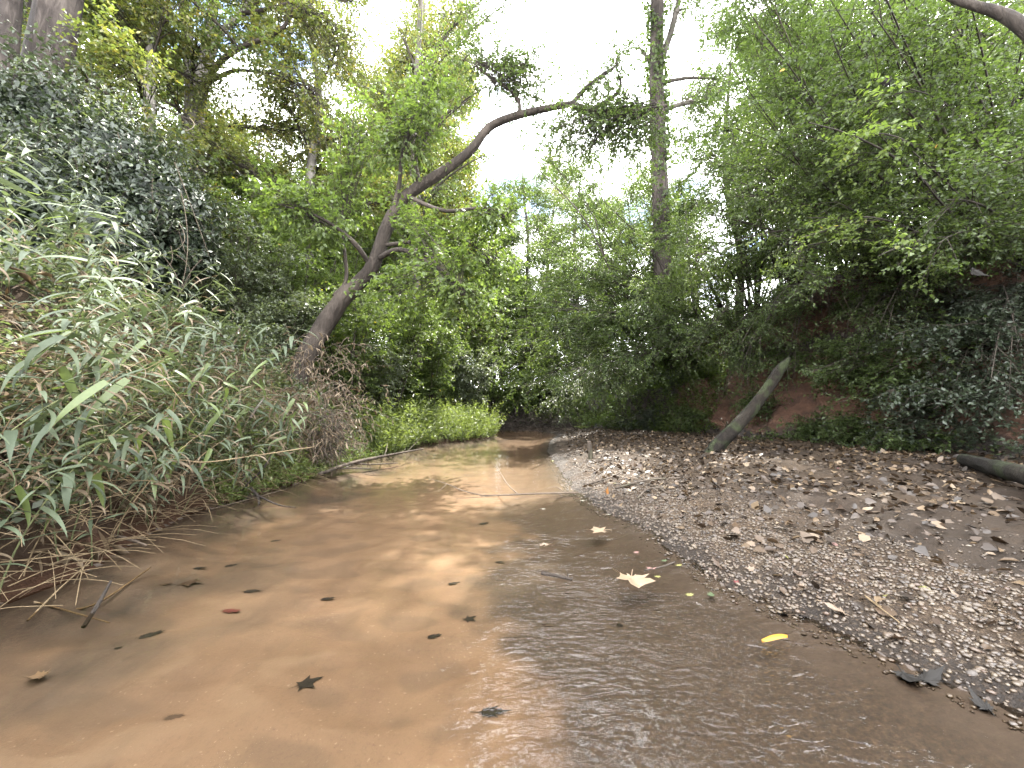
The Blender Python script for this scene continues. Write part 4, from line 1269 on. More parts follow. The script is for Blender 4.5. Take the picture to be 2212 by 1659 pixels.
# --- undergrowth that nobody could count
def on_left(n, dlr, yr, xr=(-9, 1)):
    x = xr[0] + (xr[1] - xr[0]) * rng.random(n * 6)
    y = yr[0] + (yr[1] - yr[0]) * rng.random(n * 6)
    z, dl, dr = land(x, y)
    k = np.where((dl > dlr[0]) & (dl < dlr[1]))[0][:n]
    return np.stack([x[k], y[k], z[k]], -1), dl[k]
def herbs(name, lab, cat, p, h, spec, mat, lean=(0, 0), stem=.0018):
    n = len(p)
    hh = h[0] + (h[1] - h[0]) * rng.random(n) ** 1.5
    hh = hh * (1 + .9 * np.clip(fbm(p * 1.3, 3), -.6, .8))
    e = p + np.stack([lean[0] * hh + rng.normal(size=n) * hh * .35, lean[1] * hh + rng.normal(size=n) * hh * .35, hh], -1)
    m = (p + e) / 2 + np.stack([rng.normal(size=n) * .04, rng.normal(size=n) * .04, hh * .12], -1)
    mb, st = MB(), MB()
    B = [p - np.array([0, 0, .03]), m, e]
    leaves_on(mb, B, spec.get('nl', 8), .2, spec)
    beztubes(mb, B, stem, stem * .5, 1, 3, .4)
    o = mb.obj(name, mat, smooth=False, kind='stuff')
    return tag(o, lab, cat)
p, dl = on_left(11000, (-.12, 5.5), (8.6, 19), (-9, 1.5))
herbs('grass', 'bright green grass and soft herbs on the low bench left of the creek', 'grass', p, (.30, 1.15), dict(L=.13, W=.025, shape='o4', nl=11, tint=(.1, 1), hang=.1, tilt=.5), 'grass_bright', (.1, -.05))
p, dl = on_left(4200, (-.05, 1.3), (4.2, 10), (-6, 0))
herbs('waterside_herbs', 'small green herbs along the left waterline', 'herbs', p, (.08, .26), dict(L=.055, W=.018, shape='o4', nl=9, tint=(0, .8), hang=.2), 'grass_bright', (.2, -.1))
p, dl = on_left(11000, (.25, 6.5), (1.2, 11), (-11, 0))
herbs('undergrowth', 'grey green vines and seedlings covering the left bank', 'undergrowth', p, (.15, .50), dict(L=.064, W=.034, shape='o4', nl=10, tint=(0, 1), hang=.2), 'leaf_grey', (.25, -.15))
p, dl = on_left(9000, (5.5, 26), (6, 34), (-34, 1))
herbs('forest_undergrowth', 'green undergrowth on the floor of the left wood', 'undergrowth', p[::2], (.4, 1.3), dict(L=.16, W=.085, shape='o4', nl=12, tint=(0, 1), hang=.2), 'leaf_mid')
# on the top of the right bank
tops = BK[:, 76:98, :].reshape(-1, 3)
tops = tops[(tops[:, 1] > 1) & (tops[:, 1] < 40) & (tops[:, 0] < 26)]
p = tops[rng.integers(0, len(tops), 7000)] + rng.normal(size=(7000, 3)) * np.array([.3, .3, 0])
herbs('bank_top_undergrowth', 'undergrowth on top of the right bank', 'undergrowth', p, (.1, .45), dict(L=.075, W=.04, shape='o4', nl=10, tint=(0, .9), hang=.2), 'leaf_mid', (-.2, 0))
# creeping cover on the ledges of the clay bank
led = BK[:, 34:58, :].reshape(-1, 3)
led = led[(led[:, 1] > 1.5) & (led[:, 1] < 24)]
p = led[rng.integers(0, len(led), 5200)] + rng.normal(size=(5200, 3)) * .04
p = p[fbm(p * np.array([.9, .9, 1.4]), 3) > .12]
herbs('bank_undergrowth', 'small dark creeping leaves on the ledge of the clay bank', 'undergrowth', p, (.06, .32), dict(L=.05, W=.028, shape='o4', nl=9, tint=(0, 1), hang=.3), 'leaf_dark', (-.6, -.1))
fo = BK[:, 2:14, :].reshape(-1, 3)
fo = fo[(fo[:, 1] > 1.5) & (fo[:, 1] < 27)]
p = fo[rng.integers(0, len(fo), 4200)] + rng.normal(size=(4200, 3)) * np.array([.25, .25, .02])
p = p[fbm(p * np.array([.9, .9, 1.4]) + 5, 3) > .04]
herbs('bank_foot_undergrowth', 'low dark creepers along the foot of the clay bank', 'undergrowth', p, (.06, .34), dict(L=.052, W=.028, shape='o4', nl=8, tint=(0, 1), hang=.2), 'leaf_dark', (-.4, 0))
x_ = rng.random(2600) * 24 - 14
y_ = 29 + 16 * rng.random(2600)
p = np.stack([x_, y_, land(x_, y_)[0]], -1)
p[:, 2] = np.maximum(p[:, 2], .3)
herbs('far_thicket', 'pale green thicket closing the view beyond the bend of the creek', 'thicket', p, (1.2, 4.2), dict(L=.34, W=.17, shape='o4', nl=15, tint=(0, .9), hang=.3), 'leaf_bright', stem=.01)
# whole far bank (beyond the bend) covered with growth
fb = BK[BK[:, 0, 1] > 12.0][:, 4:80, :].reshape(-1, 3)
fb = fb[fb[:, 0] > -16]
p = fb[rng.integers(0, len(fb), 6500)]
herbs('far_bank_undergrowth', 'dense green growth over the far end of the right bank', 'undergrowth', p, (.2, .7), dict(L=.085, W=.045, shape='o4', nl=10, tint=(0, .9), hang=.3), 'leaf_bright', (-.4, -.5))

# dry straw under the canes
def straw():
    mb = MB()
    p, dl = on_left(1500, (-.05, 1.5), (1.0, 6.5), (-6, -1))
    n = len(p)
    a = rng.random(n) * 6.283
    L = .2 + .55 * rng.random(n)
    p = p + np.stack([0 * a, 0 * a, .05 + .45 * rng.random(n) * sstep(0, .6, dl)], -1)
    e = p + np.stack([np.cos(a) * L * .8 + .12, np.sin(a) * L * .8 - .05, -.08 + rng.normal(size=n) * .14], -1)
    e[:, 2] = np.maximum(e[:, 2], .01)
    m = (p + e) / 2 + np.stack([0 * a, 0 * a, .15 * L], -1)
    beztubes(mb, [p, m, e], .0035 * (.5 + rng.random(n)), .0015, 4, 3, rng.random())
    o = mb.obj('dry_grass', 'straw', kind='stuff')
    tag(o, 'dry tan grass stalks tangled under the canes at the left waterline', 'dry grass')
    mb = MB()
    p, dl = on_left(1500, (0, 2.0), (1.0, 7), (-6, -1))
    n = len(p)
    p[:, 2] += .04 + .5 * rng.random(n) * sstep(0, .8, dl)
    leaves(mb, p, rv(n) * np.array([1, 1, .7]) + np.array([0, 0, -.5]), rv(n), .17, .020, rng.random(n), 'o6', .6)
    o = mb.obj('dry_leaves', 'dry_leaf', smooth=False, kind='stuff')
    tag(o, 'withered tan blades caught among the canes on the left bank', 'dry leaves')
straw()

# --- canes with long blades
def lance(L, Wd, droop, twist, mat, name='blade'):
    n = 9
    t = np.linspace(0, 1, n)
    w = Wd * np.clip(np.sin(math.pi * np.clip(t * .86 + .14, 0, 1) ** .62) ** .8, 0, 1)
    w[-1] = .0006
    ang = -droop * t * t
    x = np.concatenate([[0], np.cumsum(np.cos((ang[1:] + ang[:-1]) / 2))]) * L / (n - 1)
    z = np.concatenate([[0], np.cumsum(np.sin((ang[1:] + ang[:-1]) / 2))]) * L / (n - 1)
    tw = twist * t
    v = []
    for s, up in ((1, .22), (0, 0), (-1, .22)):
        v.append(np.stack([x, s * w * .5 * np.cos(tw), z + up * w * .5 + s * w * .5 * np.sin(tw)], -1))
    v = np.stack(v, 1).reshape(-1, 3)
    q = []
    for i in range(n - 1):
        for j in range(2):
            a = i * 3 + j
            q.append((a, a + 3, a + 4, a + 1))
    mb = MB()
    mb.add(v, q, None, np.repeat(rng.random(), len(v)))
    return mb.mesh(name, mat)
from mathutils import Matrix, Vector
BL = [lance(.22 + .05 * (i % 3), .031 + .007 * (i % 2), .5 + .35 * (i % 4), (-1) ** i * .5 * rng.random(), 'cane_green') for i in range(8)]
BLY = [lance(.24, .042, .9, .3, 'cane_lime'), lance(.28, .045, .5, -.3, 'cane_lime')]
BD = [lance(.22, .018, 1.3, 1.4, 'dry_leaf'), lance(.26, .014, .9, -2.0, 'dry_leaf'), lance(.2, .022, 1.6, .8, 'dry_leaf')]
def cane(kind):
    h = .75 + .65 * rng.random()
    t = thing('cane_plant', '', 'cane', (0, 0, 0))
    lean = .45 + .5 * rng.random()
    B = [np.zeros((1, 3)), np.array([[.10, -.02, h * .62]]), np.array([[lean * .75, -.12 + .25 * rng.normal(), h]])]
    mb = MB()
    beztubes(mb, B, .0052, .0022, 9, 5)
    mb.obj('stem', 'stem_green' if kind != 'dry' else 'straw', t)
    n = 15
    for i in range(n):
        tt = .25 + .75 * (i + .5 * rng.random()) / n
        p, tg = bz([b[0] for b in B], tt), bzt([b[0] for b in B], tt)
        az = math.pi * i + rng.normal() * .8 + .4
        d = np.array([math.cos(az) * .75 + .35, math.sin(az) * .75 - .1, .05 - .85 * rng.random()]) + tg * .2
        d = unit(d)
        up = unit(np.array([0, 0, 1.0]) + rng.normal(size=3) * .25)
        s = unit(np.cross(up, d))
        u = np.cross(d, s)
        r = rng.random()
        dead = (r < .12 + .25 * (tt < .5)) if kind == 'green' else (r < .75)
        me = (BD if dead else (BLY if (kind == 'lime' or r > .95) else BL))
        o = bpy.data.objects.new('dry_blade' if dead else 'blade', me[rng.integers(len(me))])
        C.objects.link(o)
        child(o, t)
        sc = .75 + .5 * rng.random()
        o.matrix_local = Matrix(((d[0] * sc, s[0] * sc, u[0] * sc, p[0]), (d[1] * sc, s[1] * sc, u[1] * sc, p[1]), (d[2] * sc, s[2] * sc, u[2] * sc, p[2]), (0, 0, 0, 1)))
    return t
CP = {'green': [cane('green') for _ in range(6)], 'lime': [cane('lime')], 'dry': [cane('dry') for _ in range(2)]}
CL = {'green': 'green cane with long drooping blades', 'lime': 'fresh yellow green cane on the left bank', 'dry': 'withered tan cane on the left bank'}
used = set()
def put_cane(kind, x, y, rz, sc, lab=None):
    src = CP[kind][rng.integers(len(CP[kind]))]
    o = src if src.name not in used else copy_tree(src)
    used.add(src.name)
    o.location = (x, y, zat(x, y) - .04)
    o.rotation_euler = (rng.normal() * .12, rng.normal() * .12, rz)
    o.scale = (sc, sc, sc)
    d_ = -poly_dist(np.array([x]), np.array([y]), LEFT)[0] * -1
    zone = ' low at the water' if d_ < .7 else ' halfway up the slope' if d_ < 1.7 else ' high near the vine mound'
    along = ', nearest the camera' if y < 2.6 else ', midway along the canes' if y < 3.9 else ', toward the leaning tree'
    tag(o, lab or CL[kind] + zone + along, 'cane', kind + ' canes' + zone + along)
p, dl = on_left(900, (.02, 3.0), (1.5, 5.6), (-6.2, -2))
cnt = 0
for q, d in zip(p, dl):
    if cnt >= 92:
        break
    uu = 1106 + FPX * q[0] / q[1]
    if uu < -420:
        continue
    put_cane('green', q[0], q[1], rng.normal() * .5 - .15, .8 + .45 * rng.random())
    cnt += 1
p, dl = on_left(200, (-.05, .45), (1.45, 4.6), (-4.4, -2))
for q in p[:34]:
    put_cane('green', q[0], q[1], rng.normal() * .5, .55 + .3 * rng.random())
for kk, (a, b) in (('dry', (.0, .7)), ('lime', (.05, .35))):
    p, dl = on_left(60, (a, b), (1.6, 5.2), (-4.4, -2))
    for q in p[:38 if kk == 'dry' else 6]:
        put_cane(kk, q[0], q[1], rng.normal() * .6, .7 + .3 * rng.random())
for u, v in [(560, 800), (600, 770), (520, 860), (580, 830)]:
    q = hit_land(u, v)
    put_cane('green', q[0], q[1], rng.normal() * .5 - .3, .9, 'green cane plant before the leaning tree, ' + {560: 'nearest its base', 600: 'highest of four', 520: 'lowest of four', 580: 'beside the dead vine tangle'}[u])
for lst in CP.values():
    for s in lst:
        if s.name not in used:
            for c in kids[s.name]:
                bpy.data.objects.remove(c)
            bpy.data.objects.remove(s)

# ------------------------------------------------------------------ gravel
def blob_mesh(name, seed, sub=1, mat='pebble'):
    import bmesh
    bm = bmesh.new()
    bmesh.ops.create_icosphere(bm, subdivisions=sub, radius=1)
    v = np.array([q.co[:] for q in bm.verts])
    f = np.array([[q.index for q in p.verts] for p in bm.faces])
    bm.free()
    v = v * (1 + .5 * fbm(v * 1.1 + seed * 7.7, 3)[:, None])
    return v, f
def ico_blob(k):
    g_ = (1 + 5 ** .5) / 2
    v = np.array([(-1, g_, 0), (1, g_, 0), (-1, -g_, 0), (1, -g_, 0), (0, -1, g_), (0, 1, g_), (0, -1, -g_), (0, 1, -g_), (g_, 0, -1), (g_, 0, 1), (-g_, 0, -1), (-g_, 0, 1)]) / 1.9
    f = np.array([(0, 11, 5), (0, 5, 1), (0, 1, 7), (0, 7, 10), (0, 10, 11), (1, 5, 9), (5, 11, 4), (11, 10, 2), (10, 7, 6), (7, 1, 8), (3, 9, 4), (3, 4, 2), (3, 2, 6), (3, 6, 8), (3, 8, 9), (4, 9, 5), (2, 4, 11), (6, 2, 10), (8, 6, 7), (9, 8, 1)])
    return v * (1 + .5 * fbm(v * 1.1 + k * 3.7, 2)[:, None]), f
PB = [blob_mesh('p', k, 2) for k in range(6)] + [blob_mesh('p', k, 1) for k in range(6, 12)]
PS = [ico_blob(k) for k in range(6)]
def on_bar(n, dr_f, yr, xr):
    """random points on the gravel bar, dr_f(dr, y, noise) is the chance to keep one"""
    m = n * 12
    x = xr[0] + (xr[1] - xr[0]) * rng.random(m)
    y = yr[0] + (yr[1] - yr[0]) * rng.random(m) ** 1.35
    z, dl, dr = land(x, y)
    nn = fbm(np.stack([x * 1.3, y * 1.3, 0 * x], -1), 3)
    df = poly_dist(x, y, FOOT)
    keep = (rng.random(m) < dr_f(dr, y, nn)) & (df > -.25)
    k = np.where(keep)[0][:n]
    return np.stack([x[k], y[k], z[k]], -1), dr[k]
BAR = LAND['gravel_bar']
def gravel():
    f = lambda dr, y, nn: np.where(dr > -.12, np.exp(-((dr - .55) / .75)**2) * np.clip(.75 + 1.2 * nn, 0, 1) + .03, 0)
    p, dr = on_bar(22000, f, (1.0, 9), (.6, 5.0))
    mb = MB()
    n = len(p)
    s = .0045 + .0085 * rng.random(n) ** 2.4
    v0, f0 = [], []
    for k in range(6):
        i = np.where(np.arange(n) % 6 == k)[0]
        v, fc = PS[k]
        a = rng.random(len(i)) * 6.283
        ca, sa = np.cos(a), np.sin(a)
        sc = s[i][:, None] * np.stack([1 + .6 * rng.random(len(i)), .8 + .4 * rng.random(len(i)), .5 + .35 * rng.random(len(i))], -1)
        w = v[None] * sc[:, None]
        w = np.stack([w[..., 0] * ca[:, None] - w[..., 1] * sa[:, None], w[..., 0] * sa[:, None] + w[..., 1] * ca[:, None], w[..., 2]], -1)
        w = w + p[i][:, None] + np.array([0, 0, .3]) * s[i][:, None, None]
        off = (np.arange(len(i)) * len(v))[:, None, None]
        mb.add(w.reshape(-1, 3), None, (fc[None] + off).reshape(-1, 3), np.repeat(rng.random(len(i)), len(v)))
    o = mb.obj('gravel', 'pebble', BAR, kind='stuff')
    # the pebbles one can pick apart
    me = []
    for k in range(6):
        v, fc = PB[k] if k < 4 else PB[k + 4]
        mb = MB()
        mb.add(v, None, fc, .0)
        me.append(mb.mesh('pebble', 'pebble'))
    f2 = lambda dr, y, nn: np.where(dr > .02, np.exp(-((dr - .5) / .5)**2), 0)
    p, dr = on_bar(300, f2, (1.25, 4.2), (.9, 3.6))
    for q in p:
        o = bpy.data.objects.new('pebble', me[rng.integers(6)])
        C.objects.link(o)
        child(o, BAR)
        s = .009 + .010 * rng.random() ** 1.8
        o.scale = (s * (1 + .5 * rng.random()), s * (.8 + .3 * rng.random()), s * (.55 + .3 * rng.random()))
        o.rotation_euler = (rng.normal() * .2, rng.normal() * .2, rng.random() * 6.28)
        o.location = (q[0], q[1], q[2] + s * .25)
gravel()

# ------------------------------------------------------------------ fallen leaves
def lobed(size, tips, valley, curl, seed, mat, name='fallen_leaf', stalk=.55, wave=.12):
    r = np.random.default_rng(seed)
    pts = []
    for i, (a, l) in enumerate(tips):
        a = math.radians(a)
        pts.append((a, l))
        if i < len(tips) - 1:
            b = math.radians(tips[i + 1][0])
            m = (a + b) / 2
            lv = valley * (tips[i + 1][1] + l) / 2
            pts.append((a + (m - a) * .45, l * .62))
            pts.append((m, lv))
            pts.append((b - (b - m) * .45, tips[i + 1][1] * .62))
    ring = np.array([(math.cos(a) * l, math.sin(a) * l) for a, l in pts])
    ring *= (1 + .06 * r.normal(size=(len(ring), 1)))
    n = len(ring)
    ctr = np.array([-.12, 0])
    mid = ctr + (ring - ctr) * .52
    v2 = np.vstack([ctr[None], mid, ring]) * size
    rr = np.linalg.norm(v2, axis=1) / size
    th = np.arctan2(v2[:, 1], v2[:, 0])
    z = curl * rr**2 * (.6 + .8 * np.cos(2 * th + seed)) * size + wave * size * rr * np.sin(5 * th + seed) + .04 * size * r.normal(size=len(v2)) * rr
    v = np.column_stack([v2, z])
    q = [(1 + i, 1 + n + i, 1 + n + i + 1, 1 + i + 1) for i in range(n - 1)]
    t = [(0, 1 + i, 2 + i) for i in range(n - 1)]
    mb = MB()
    mb.add(v, q, t, .2 + .6 * r.random(len(v)))
    if stalk:
        beztubes(mb, [np.array([[-.12 * size, 0, z[0]]]), np.array([[-.4 * size, .05 * size, .10 * size]]), np.array([[-stalk * size - .12 * size, .1 * size, .05 * size]])], size * .022, size * .016, 4, 4)
    v_ = np.vstack(mb.v)
    mb.v = [v_ - np.array([0, 0, v_[:, 2].min()])]
    return mb.mesh(name, mat, smooth=False)
SYC = [(-150, .42), (-118, .62), (-62, .86), (0, 1.0), (62, .86), (118, .62), (150, .42)]
SYC2 = [(-150, .35), (-100, .72), (-48, .85), (0, 1.0), (52, .95), (104, .66), (152, .4)]
OAK = [(-160, .30), (-110, .36), (-70, .42), (-38, .62), (0, 1.0), (38, .62), (70, .44), (110, .36), (160, .3)]
OVAL = [(-165, .30), (-120, .34), (-75, .40), (-38, .58), (0, 1.0), (38, .58), (75, .40), (120, .34), (165, .3)]
KIND = {'lobed': (SYC, .52), 'lobed2': (SYC2, .55), 'oak': (OAK, .72), 'oval': (OVAL, .97)}
_lm = {}
def leaf_mesh(kind, k, mat):
    key = (kind, k, mat)
    if key not in _lm:
        tips, v = KIND[kind]
        _lm[key] = lobed(1.0, tips, v, [.10, .32, .55][k % 3], k * 3 + len(kind), mat, wave=[.05, .10, .14][k % 3], stalk=.5 if kind != 'oval' else .25)
    return _lm[key]
def put_leaf(p, size, kind, mat, label, group=None, rz=None, tilt=.15, k=None, name='fallen_leaf', cat='fallen leaf', rot=None):
    o = bpy.data.objects.new(name, leaf_mesh(kind, int(rng.integers(3)) if k is None else k, mat))
    C.objects.link(o)
    o.location = tuple(p)
    o.rotation_euler = rot if rot is not None else (rng.normal() * tilt, rng.normal() * tilt, rng.random() * 6.283 if rz is None else rz)
    o.scale = (size, size, size)
    return tag(o, label, cat, group)
def litter():
    # the mass of it
    f = lambda dr, y, nn: np.where(dr > .15, np.clip(sstep(1.6, 4.5, y) * (.75 + 1.3 * nn) * sstep(.15, 1.1, dr) + .10, 0, 1), .0)
    p, dr = on_bar(11000, f, (1.3, 19), (.8, 7.4))
    mb = MB()
    n = len(p)
    lift = .008 + .03 * rng.random(n) ** 2
    d = rv(n)
    d[:, 2] *= .35
    up = rv(n) * .85 + np.array([0, 0, 1.0])
    p[:, 2] += lift
    h = n // 2
    leaves(mb, p[:h], d[:h], up[:h], .062, .036, rng.random(h) ** 1.3, 'o6', .5)
    leaves(mb, p[h:], d[h:], up[h:], .056, .050, rng.random(n - h) ** 1.3, 'heart', .5)
    # and the ledges of the clay bank
    src = np.vstack([BK[:, 2:12].reshape(-1, 3), BK[:, 42:56].reshape(-1, 3), BK[:, 80:92].reshape(-1, 3)])
    src = src[(src[:, 1] > 1) & (src[:, 1] < 24)]
    q = src[rng.integers(0, len(src), 4500)]
    leaves(mb, q + np.array([0, 0, .02]), rv(4500), rv(4500) * .6 + np.array([-.3, 0, .8]), .075, .05, rng.random(4500) ** 1.4, 'o6', .5)
    o = mb.obj('leaf_litter', 'litter', smooth=False, kind='stuff')
    tag(o, 'brown leaf litter strewn over the gravel bar and the foot of the clay bank', 'leaf litter')
    # the leaves one can pick apart
    f = lambda dr, y, nn: np.where(dr > .12, np.clip(.55 + .9 * nn, .1, 1), 0)
    p, dr = on_bar(262, f, (1.25, 6.4), (1.0, 6.2))
    pal = [('litter_brown', 'dull brown', .46), ('litter_tan', 'tan', .34), ('litter_pale', 'pale buff', .08), ('litter_red', 'dark red', .03), ('litter_lime', 'yellow green', .05), ('litter_orange', 'orange brown', .02), ('litter_green', 'faded green', .02)]
    pr = np.array([x[2] for x in pal])
    for q, d in zip(p, dr):
        m, word, _ = pal[rng.choice(len(pal), p=pr / pr.sum())]
        kind = ['lobed', 'lobed2', 'oak', 'oval', 'oval'][rng.integers(5)] if m in ('litter_brown', 'litter_tan', 'litter_pale') else 'oval'
        form = {'lobed': 'lobed', 'lobed2': 'broad lobed', 'oak': 'long wavy', 'oval': 'oval'}[kind]
        where = 'on the pebbles close to the waterline' if d < .8 else ('on the bare mud of the gravel bar' if q[1] < 3.6 else 'in the thick litter far along the gravel bar')
        put_leaf(q + np.array([0, 0, .006]), (.032 + .024 * rng.random()) if kind != 'oval' else (.024 + .018 * rng.random()), kind, m, f'{word} {form} leaf lying {where}', 'fallen leaves on the gravel bar', tilt=.22)
litter()

def special_leaves():
    W_ = .004
    def g(u, v, z=W_):
        q = G(u, v, z)
        return q
    put_leaf(g(1297, 1147), .15, 'lobed', 'litter_pale', 'pale star shaped leaf floating near the gravel, the farther of two', None, 2.9, .03, 0, 'floating_leaf', 'floating leaf')
    put_leaf(g(1365, 1252), .165, 'lobed2', 'litter_pale', 'pale star shaped leaf floating nearer the camera with upright stalk', None, -1.75, .05, 1, 'floating_leaf', 'floating leaf')
    put_leaf(g(1172, 1181), .11, 'oak', 'litter_tan', 'curled brown leaf floating in mid stream above a thin stick', None, .1, .1, 2, 'floating_leaf', 'floating leaf')
    put_leaf(g(1372, 1194), .04, 'oval', 'litter_pink', 'small pink leaf floating between the two pale star leaves', None, .4, .05, 0, 'floating_leaf', 'floating leaf')
    put_leaf(g(1402, 1228), .055, 'oval', 'litter_pink', 'pinkish curled leaf floating behind the nearer star leaf', None, -.5, .05, 1, 'floating_leaf', 'floating leaf')
    put_leaf(g(1417, 1246), .038, 'oval', 'litter_lime', 'yellow green leaf floating right of the nearer star leaf', None, .1, .05, 0, 'floating_leaf', 'floating leaf')
    put_leaf(g(1464, 1222), .04, 'oval', 'litter_lime', 'lime leaf floating by the twig at the gravel edge', None, .3, .05, 0, 'floating_leaf', 'floating leaf')
    put_leaf(g(1432, 1212), .04, 'oval', 'litter_green', 'dark green leaf floating by the twig at the gravel edge', None, .2, .05, 0, 'floating_leaf', 'floating leaf')
    put_leaf(g(1486, 1286), .045, 'oval', 'litter_lime', 'yellowish leaf under shallow water below the star leaves', None, .3, .02, 0, 'floating_leaf', 'floating leaf')
    put_leaf(g(1536, 1287), .055, 'oval', 'litter_green', 'green leaf in the shallows at the gravel edge', None, 1.2, .05, 0, 'floating_leaf', 'floating leaf')
    put_leaf(g(1312, 1112), .05, 'oval', 'litter_cream', 'cream leaf tip in the water at the gravel edge', None, .3, .1, 0, 'floating_leaf', 'floating leaf')
    put_leaf(g(1170, 1100), .05, 'oval', 'litter_cream', 'tiny cream leaf floating beyond the star leaves', None, .1, .05, 0, 'floating_leaf', 'floating leaf')
    put_leaf(g(1256, 1082), .05, 'oval', 'litter_cream', 'cream leaf afloat just below the branch in the water', None, .2, .05, 0, 'floating_leaf', 'floating leaf')
    put_leaf(g(1192, 997), .10, 'oval', 'litter_lime', 'yellow green leaf at the far edge of the gravel bar', None, 1.2, .2, 1, 'floating_leaf', 'floating leaf')
    q = hit_land(1312, 1068)
    put_leaf(q + [0, 0, .01], .12, 'lobed', 'litter_orange', 'large orange leaf propped on the gravel by the branch', rot=(.9, .2, .6), k=1)
    for u, v, m, kd, sz, lab in [(1590, 1262, 'litter_red', 'oval', .04, 'dark red leaf curled on the pebbles'), (1765, 1176, 'litter_cream', 'oval', .035, 'round cream leaf on the pebbles'), (1805, 1180, 'litter_pink', 'oval', .045, 'pink red leaf beside the round cream leaf'),
                                 (1880, 1055, 'litter_pink', 'oval', .06, 'pink leaf on the bare sand slope at the right'), (1800, 1137, 'litter_tan', 'oak', .05, 'buff leaf on the dark mud'), (1705, 1208, 'litter_lime', 'oval', .05, 'yellow green leaf on the pebbles at the wet edge'),
                                 (1990, 1275, 'litter_lime', 'oval', .045, 'pale lime leaf on the mud at right'), (2010, 1310, 'litter_tan', 'oval', .045, 'tan leaf below the pale lime leaf at right'), (2080, 1300, 'litter_tan', 'oak', .07, 'long buff leaf on the mud at right'), (2140, 1320, 'litter_tan', 'lobed', .065, 'folded tan leaf beside the long buff leaf'),
                                 (1820, 1330, 'litter_tan', 'oak', .085, 'broad brown leaf flat on the wet pebbles'), (1870, 1300, 'litter_tan', 'lobed', .08, 'brown leaf with a long straight stalk'), (1900, 1290, 'litter_lime', 'oval', .05, 'olive leaf tucked behind the long stalked leaf'), (1560, 1232, 'litter_brown', 'lobed2', .08, 'brown lobed leaf by the wet edge'),
                                 (1640, 1228, 'litter_tan', 'lobed', .085, 'curled buff leaf on the pebbles'), (1690, 1330, 'litter_black', 'oak', .07, 'blackened wet leaf at the waterline'), (1735, 1340, 'litter_black', 'oval', .08, 'black sodden leaf in the shallow edge'), (2000, 1130, 'litter_tan', 'oval', .06, 'tan leaf on the shaded mud')]:
        q = hit_land(u, v)
        put_leaf(q + [0, 0, .008], sz, kd, m, lab, tilt=.2)
    # yellow curled leaf standing in the current
    mb = MB()
    n = 12
    t = np.linspace(0, 1, n)
    q = G(1672, 1384, .0)
    v = []
    for s in (-1, 0, 1):
        v.append(np.stack([-.055 + .115 * t, s * .017 * np.sin(math.pi * np.clip(t * .9 + .08, 0, 1)) , .020 * np.sin(math.pi * np.clip(1 - t * .75, 0, 1)) + .006 - .012 * abs(s) + .004 * t], -1))
    v = np.stack(v, 1).reshape(-1, 3) + q
    qq = [(i * 3 + j, i * 3 + j + 3, i * 3 + j + 4, i * 3 + j + 1) for i in range(n - 1) for j in range(2)]
    mb.add(v, qq, None, .6)
    tag(mb.obj('floating_leaf', 'litter_yellow'), 'bright yellow curled leaf at the edge of the gravel bar', 'floating leaf')
    # sodden black leaf mat with the water breaking over it
    for u, v, sz, lab in [(1955, 1460, .10, 'black sodden leaf breaking the water at lower right'), (2000, 1470, .09, 'black sodden leaf overlapping its neighbour at lower right'), (2130, 1530, .07, 'dark wet leaf at the right edge of the water')]:
        q = G(u, v, .004)
        put_leaf(q, sz, 'oak', 'litter_black', lab, tilt=.06, k=1)
    # sunken leaves on the sand
    for u, v, sz, kd, m, lab in [(312, 1376, .055, 'oval', 'litter_black', 'dark oblong leaf sunk on the sand at left'), (535, 1277, .06, 'oak', 'litter_black', 'black jagged leaf standing in the shallow water'), (492, 1224, .045, 'oval', 'litter_black', 'dark leaf sunk upstream of the jagged leaf'), (425, 1228, .045, 'oval', 'litter_black', 'dark leaf sunk left of its like near the bank'),
                                 (400, 1262, .07, 'lobed', 'litter_brown', 'half buried brown leaf in the sand'), (700, 1298, .045, 'oval', 'litter_black', 'narrow black leaf sunk in the middle of the sand'), (490, 1322, .055, 'oval', 'litter_red', 'red brown leaf half buried in the sand'), (655, 1480, .05, 'lobed', 'litter_black', 'black forked leaf sunk in the sand near the camera'),
                                 (365, 1550, .035, 'oval', 'litter_brown', 'small brown leaf sunk in the sand near the camera'), (590, 1167, .05, 'oval', 'litter_black', 'small dark leaf sunk on the far sand'), (930, 1378, .04, 'oval', 'litter_black', 'dark leaf at the edge of the sand and the current'), (1010, 1340, .04, 'lobed', 'litter_black', 'dark forked scrap in the current'),
                                 (1050, 1540, .06, 'oak', 'litter_black', 'dark sunk leaf in the glinting current'), (1340, 1352, .045, 'oval', 'litter_black', 'dark wet leaf in mid current'), (350, 1262, .04, 'oval', 'litter_brown', 'brown leaf sunk near the left edge'), (975, 1262, .05, 'oval', 'litter_black', 'dark scrap sunk beyond the current'), (1075, 1215, .05, 'oak', 'litter_black', 'dark leaf sunk below the curled brown leaf'),
                                 (250, 1402, .018, 'oval', 'litter_black', 'tiny dark scrap on the sand'), (1040, 1130, .06, 'oval', 'litter_black', 'dark leaf sunk upstream in mid channel')]:
        q = G(u, v, -.1)
        z = zat(q[0], q[1])
        q = G(u, v, z)
        o = put_leaf((q[0], q[1], zat(q[0], q[1]) + .003), sz * 1.7, kd, m, lab, tilt=.03, k=0, name='sunken_leaf', cat='sunken leaf', rz=.35 + rng.normal() * .3)
        o.scale = (sz * 1.7, sz * 1.25, sz * .35)
    # pale stone-like scrap at the left
    q = G(92, 1415, -.02)
    put_leaf((q[0], q[1], zat(q[0], q[1]) + .01), .085, 'oval', 'litter_pale', 'pale buff leaf with a long stalk sunk at the left edge', rz=2.9, k=2, name='sunken_leaf', cat='sunken leaf', tilt=.05)
special_leaves()
